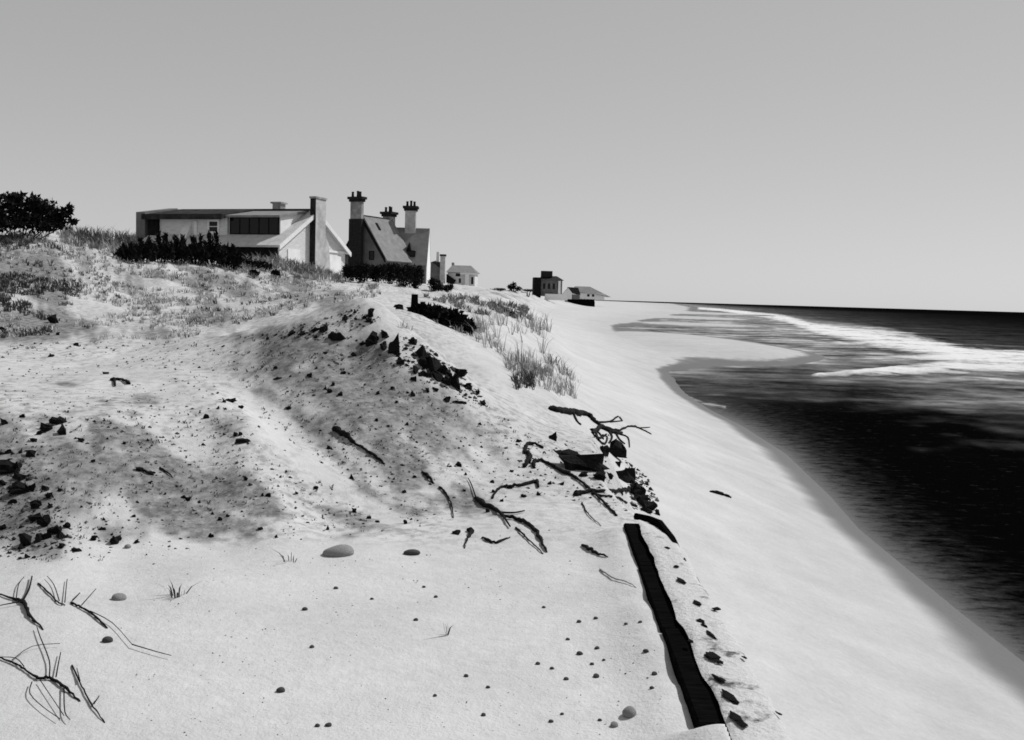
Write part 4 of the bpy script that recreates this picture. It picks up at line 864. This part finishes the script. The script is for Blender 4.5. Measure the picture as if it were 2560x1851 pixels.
# lower cross wing running to the right, its roof plane towards the camera
th2 = math.atan2(v2[1], v2[0]); pv = at(958, 664, 106.0); pv[2] = EYE[2] + b2
Rm = Matrix.Rotation(-th2, 3, 'Z'); pvl = Rm @ Vector((pv[0] - p[0], pv[1] - p[1], 0)); s2 = 106.0 / F
def wpart(name, vf, mat, parent=h2):
    o = part(name, vf, mat, parent)
    if parent is h2: o.location = pvl; o.rotation_euler = (0, 0, -th2)
    return o
def wx(px): return (px - 958) * s2
we, rw = 3.45 - b2, 7.2 - b2; WL = wx(1064)
wpart('wing_wall', extrude([(0.3, .35, -1), (0.3, 4.9, -1), (0.3, 4.9, we), (0.3, 2.6, rw - .12), (0.3, .35, we)], (WL - .3, 0, 0)), 'half')
wpart('wing_roof', slab((0, 0, we - .3), (WL + .1, 0, we - .3), (WL + .1, 2.6, rw), (0, 2.6, rw), .16), 'roof_mid')
wpart('wing_roof', slab((0, 5.2, we - .3), (WL + .1, 5.2, we - .3), (WL + .1, 2.602, rw), (0, 2.602, rw), .16), 'roof_mid')
wpart('end_wall', extrude([(WL + .004, .35, -1), (WL + .004, 4.9, -1), (WL + .004, 4.9, we), (WL + .004, 2.6, rw - .3), (WL + .004, .35, we)], (.08, 0, 0)), 'white')
def wroof(z): return 2.6 * (z - we + .3) / (rw - we + .3)
zc = (742 - 628) * s2 - b2
ev = [(wx(966) + wx(958 + 33) * t, .02, zc - .62 + .5 * math.sin(math.pi * t) ** .7) for t in np.linspace(0, 1, 9)]
wd_ = wpart('curved_dormer', extrude([(q[0], wroof(zc - .5) - .15, q[2]) for q in ev] + [(ev[-1][0] - .1, wroof(zc - .5) - .15, zc - .75), (ev[0][0] + .3, wroof(zc - .5) - .15, zc - .6)], (0, 1.2, 0)), 'trimdark')
z0, z1, z2 = (742 - 648) * s2 - b2, (742 - 633) * s2 - b2, (742 - 612) * s2 - b2
dm = wpart('dormer', extrude([(wx(1013), wroof(z0) - .1, z0), (wx(1036), wroof(z0) - .1, z0), (wx(1036), wroof(z0) - .1, z1), (wx(1025), wroof(z0) - .1, z1 + .05), (wx(1020), wroof(z0) - .1, z2), (wx(1014), wroof(z0) - .1, z1)], (0, 1.6, 0)), 'trimdark')
part('pane', boxvf(wx(1016), wx(1034), wroof(z0) - .13, wroof(z0) - .104, z0 + .08, z1 - .08), 'glass', dm)
def chim(parent, x0, x1, y0, y1, z0, z1, mat, pots=3, dark_to=None):
    cobj = part('chimney', boxvf(x0, x1, y0, y1, z0, z1), mat, parent)
    part('cap', join([boxvf(x0 - .12, x1 + .12, y0 - .12, y1 + .12, z1 + .003, z1 + .25), boxvf(x0 - .24, x1 + .24, y0 - .24, y1 + .24, z1 + .253, z1 + .5)]), 'brick_dark', cobj)
    for i in range(pots):
        xc = x0 + (x1 - x0) * (i + .5) / pots; yc = (y0 + y1) / 2 + (.12 if i % 2 else -.12)
        v, f = tubevf([(xc, yc, z1 + .5), (xc, yc, z1 + .8), (xc, yc, z1 + 1.02 + .1 * (i == 1))], [.15, .12, .14], 8); meshobj('chimney_pot', v, f, 'brick_dark', cobj)
    return cobj
cc = chim(h2, 1.55, 2.95, -.75, -.37, -1, 9.35 - b2, 'brick', 3)
part('shaded_breast', boxvf(1.42, 2.97, -.80, -.372, -.9, 7.6 - b2), 'brick_dark', cc)  # shade on the front of the stack, laid over it as dark brick
chim(h2, c2_ - .9, c2_ + .1, 4.6, 5.5, 4.0, 8.3 - b2, 'brick', 3)
c3 = chim(h2, wx(1004), wx(1031), 2.2, 3.2, 4.0, 9.0 - b2, 'brick_pale', 3); c3.location = pvl; c3.rotation_euler = (0, 0, -th2)
window(h2, 3.55, 4.05, 2.7, 3.5, 0, 'x', -1, 1, 2, 'trimdark', .07)
skl = part('skylight', boxvf(0, .9, 0, .4, 0, .03), 'trimdark', h2)
skl.location = (c2_ + .5, 1.2, r2 - .5 * sl2 + .03); skl.rotation_euler = (0, math.atan(sl2), 0)

# --- house 3: white house with hipped roof and pale chimneys
p = at(1072, 712, 195); h3 = house_empty('white_house', (p[0], p[1], p[2] - .6), np.array([.94, -.05]))
tag(h3, 'distant white house with grey hipped roof and a pale chimney beyond the dark gabled house', 'house')
s3 = 195 / F
def hx(px): return (px - 1072) * s3
def hz(py): return (712 - py) * s3 + .6
part('gable_block', extrude([(hx(1068), 0, 0), (hx(1103), 0, 0), (hx(1103), 0, hz(676)), (hx(1088), 0, hz(652)), (hx(1070), 0, hz(658))], (0, 5, 0)), 'half', h3)
part('dark_roof', extrude([(hx(1078), -.15, hz(655)), (hx(1102), -.15, hz(655)), (hx(1102), -.15, hz(669)), (hx(1096), -.15, hz(668))], (0, 5.1, 0)), 'roof_dark', h3)
def pchim(px0, px1, py0, py1, y0, mat):
    c_ = part('chimney', boxvf(hx(px0), hx(px1), y0, y0 + .9, hz(py1), hz(py0)), mat, h3); part('cap', boxvf(hx(px0) - .12, hx(px1) + .12, y0 - .1, y0 + 1, hz(py0) + .003, hz(py0) + .35), 'brick_dark', c_); return c_
pchim(1101, 1113, 641, 716, -1.1, 'brick_pale')
part('white_stack', boxvf(hx(1086), hx(1093), 2, 2.6, hz(656), hz(629)), 'white', h3)
part('wall', boxvf(hx(1118), hx(1186), .3, 7, 0, hz(681)), 'shingle', h3)
zt = hz(680); zr3 = hz(661)
part('roof', ([(hx(1114), -.2, zt), (hx(1192), -.2, zt), (hx(1192), 7.4, zt), (hx(1114), 7.4, zt), (hx(1124), 3.5, zr3), (hx(1172), 3.5, zr3)], [(0, 1, 5, 4), (1, 2, 5), (2, 3, 4, 5), (3, 0, 4), (3, 2, 1, 0)]), 'roof_mid', h3)
part('fascia', boxvf(hx(1150), hx(1193), -.25, -.21, zt - .35, zt - .02), 'white', h3)
part('pillar', boxvf(hx(1163), hx(1172), -.6, .29, 0, zt - .36), 'white', h3)
part('porch', extrude([(hx(1116), -.4, hz(684)), (hx(1140), -.4, hz(700)), (hx(1134), -.4, hz(709)), (hx(1116), -.4, hz(706))], (0, .6, 0)), 'trimdark', h3)
for px0, px1, py0, py1 in ((1138, 1150, 682, 690), (1146, 1152, 694, 706), (1177, 1183, 690, 708)): window(h3, hx(px0), hx(px1), hz(py1), hz(py0), .3, 'x', -1, 1, 1, 'white', .06)
part('rear_stack', boxvf(hx(1122), hx(1128), 4, 5, zr3 - 1, hz(654)), 'brick', h3)

# --- house 4: square house with a rooftop block, dark left side
p = at(1335, 732, 320); s4 = 320 / F; h4 = house_empty('square_house', (p[0], p[1], p[2] - 1), np.array([1.0, .06]))
tag(h4, 'distant square house on the bluff with a dark side and a block on its roof', 'house')
def hx(px): return (px - 1335) * s4
def hz(py): return (732 - py) * s4 + 1
part('wall', boxvf(hx(1352), hx(1405), 0, 7, 0, hz(699)), 'half', h4)
part('dark_left_side', boxvf(hx(1334), hx(1351.6), -.8, 6, -.5, hz(694)), 'trimdark', h4)  # left side of the house, built as a near-black block
part('roof', ([(hx(1350), -.5, hz(700)), (hx(1409), -.5, hz(700)), (hx(1409), 7.5, hz(700)), (hx(1350), 7.5, hz(700)), (hx(1354), 3.5, hz(689)), (hx(1394), 3.5, hz(689))], [(0, 1, 5, 4), (1, 2, 5), (2, 3, 4, 5), (3, 0, 4), (3, 2, 1, 0)]), 'roof_dark', h4)
part('roof_block', boxvf(hx(1354), hx(1381), 1.5, 5, hz(692), hz(677)), 'brick_dark', h4)
for i in range(4): part('pane', boxvf(hx(1357 + i * 12), hx(1363 + i * 12), -.04, -.004, hz(722), hz(708)), 'glass', h4)
part('porch_post', boxvf(hx(1395), hx(1401), -.3, -.01, 0, hz(701)), 'white', h4)
part('porch', boxvf(hx(1362), hx(1418), -1.6, -.3, -1.2, hz(734) + .0), 'white', h4)

# --- house 5 and 6: low roofs beyond
p = at(1410, 742, 420); s5 = 420 / F; h5 = house_empty('low_house', (p[0], p[1], p[2] - 1), np.array([1.0, .1]))
tag(h5, 'distant low house with a white gable and a long dark roof near the beach', 'house')
def hx(px): return (px - 1410) * s5
def hz(py): return (742 - py) * s5 + 1
part('gable', extrude([(hx(1409), 0, 0), (hx(1430), 0, 0), (hx(1430), 0, hz(732)), (hx(1421), 0, hz(721)), (hx(1409), 0, hz(733))], (0, 4, 0)), 'white', h5)
part('roof', extrude([(hx(1422), -.1, hz(718)), (hx(1445), -.1, hz(719)), (hx(1452), -.1, hz(736)), (hx(1432), -.1, hz(733))], (0, 6, 0)), 'roof_dark', h5)
part('wall', boxvf(hx(1432), hx(1450), .2, 5, 0, hz(735.5)), 'half', h5)
p = at(1440, 744, 470); s5 = 470 / F; h6 = house_empty('long_house', (p[0], p[1], p[2] - 1), np.array([1.0, .1]))
tag(h6, 'farthest long house with a hipped dark roof over white walls', 'house')
def hx(px): return (px - 1440) * s5
def hz(py): return (744 - py) * s5 + 1
part('wall', boxvf(hx(1450), hx(1512), 0, 8, 0, hz(733)), 'white', h6)
part('roof', ([(hx(1434), -.6, hz(729)), (hx(1528), -.6, hz(741)), (hx(1528), 9, hz(741)), (hx(1434), 9, hz(729)), (hx(1440), 4, hz(716)), (hx(1478), 4, hz(716))], [(0, 1, 5, 4), (1, 2, 5), (2, 3, 4, 5), (3, 0, 4), (3, 2, 1, 0)]), 'roof_mid', h6)
for px0 in (1468, 1480): part('pane', boxvf(hx(px0), hx(px0 + 6), -.03, -.004, hz(741), hz(735)), 'glass', h6)
# dark bulkhead at the far beach
D6 = G(1425, 757)[1]; D6 = D6 if D6 < 600 else 300; p = at(1412, 752, D6); s6 = D6 / F; bk = empty('far_bulkhead', (p[0], p[1], p[2])); tag(bk, 'distant black timber bulkhead jutting onto the beach below the low houses', 'bulkhead')
part('wall', boxvf(0, 74 * s6, 0, .5, -14 * s6, 5 * s6), 'tar', bk); 
part('end_pile', extrude([(60 * s6, -.3, 2 * s6), (75 * s6, -.3, 0), (75 * s6, -.3, -19 * s6), (68 * s6, -.3, -14 * s6)], (0, .28, 0)), 'tar', bk)
for i in range(9): part('pile', boxvf(i * 8 * s6, i * 8 * s6 + .25, -.2, -.01, -12 * s6, 6 * s6), 'tar', bk)
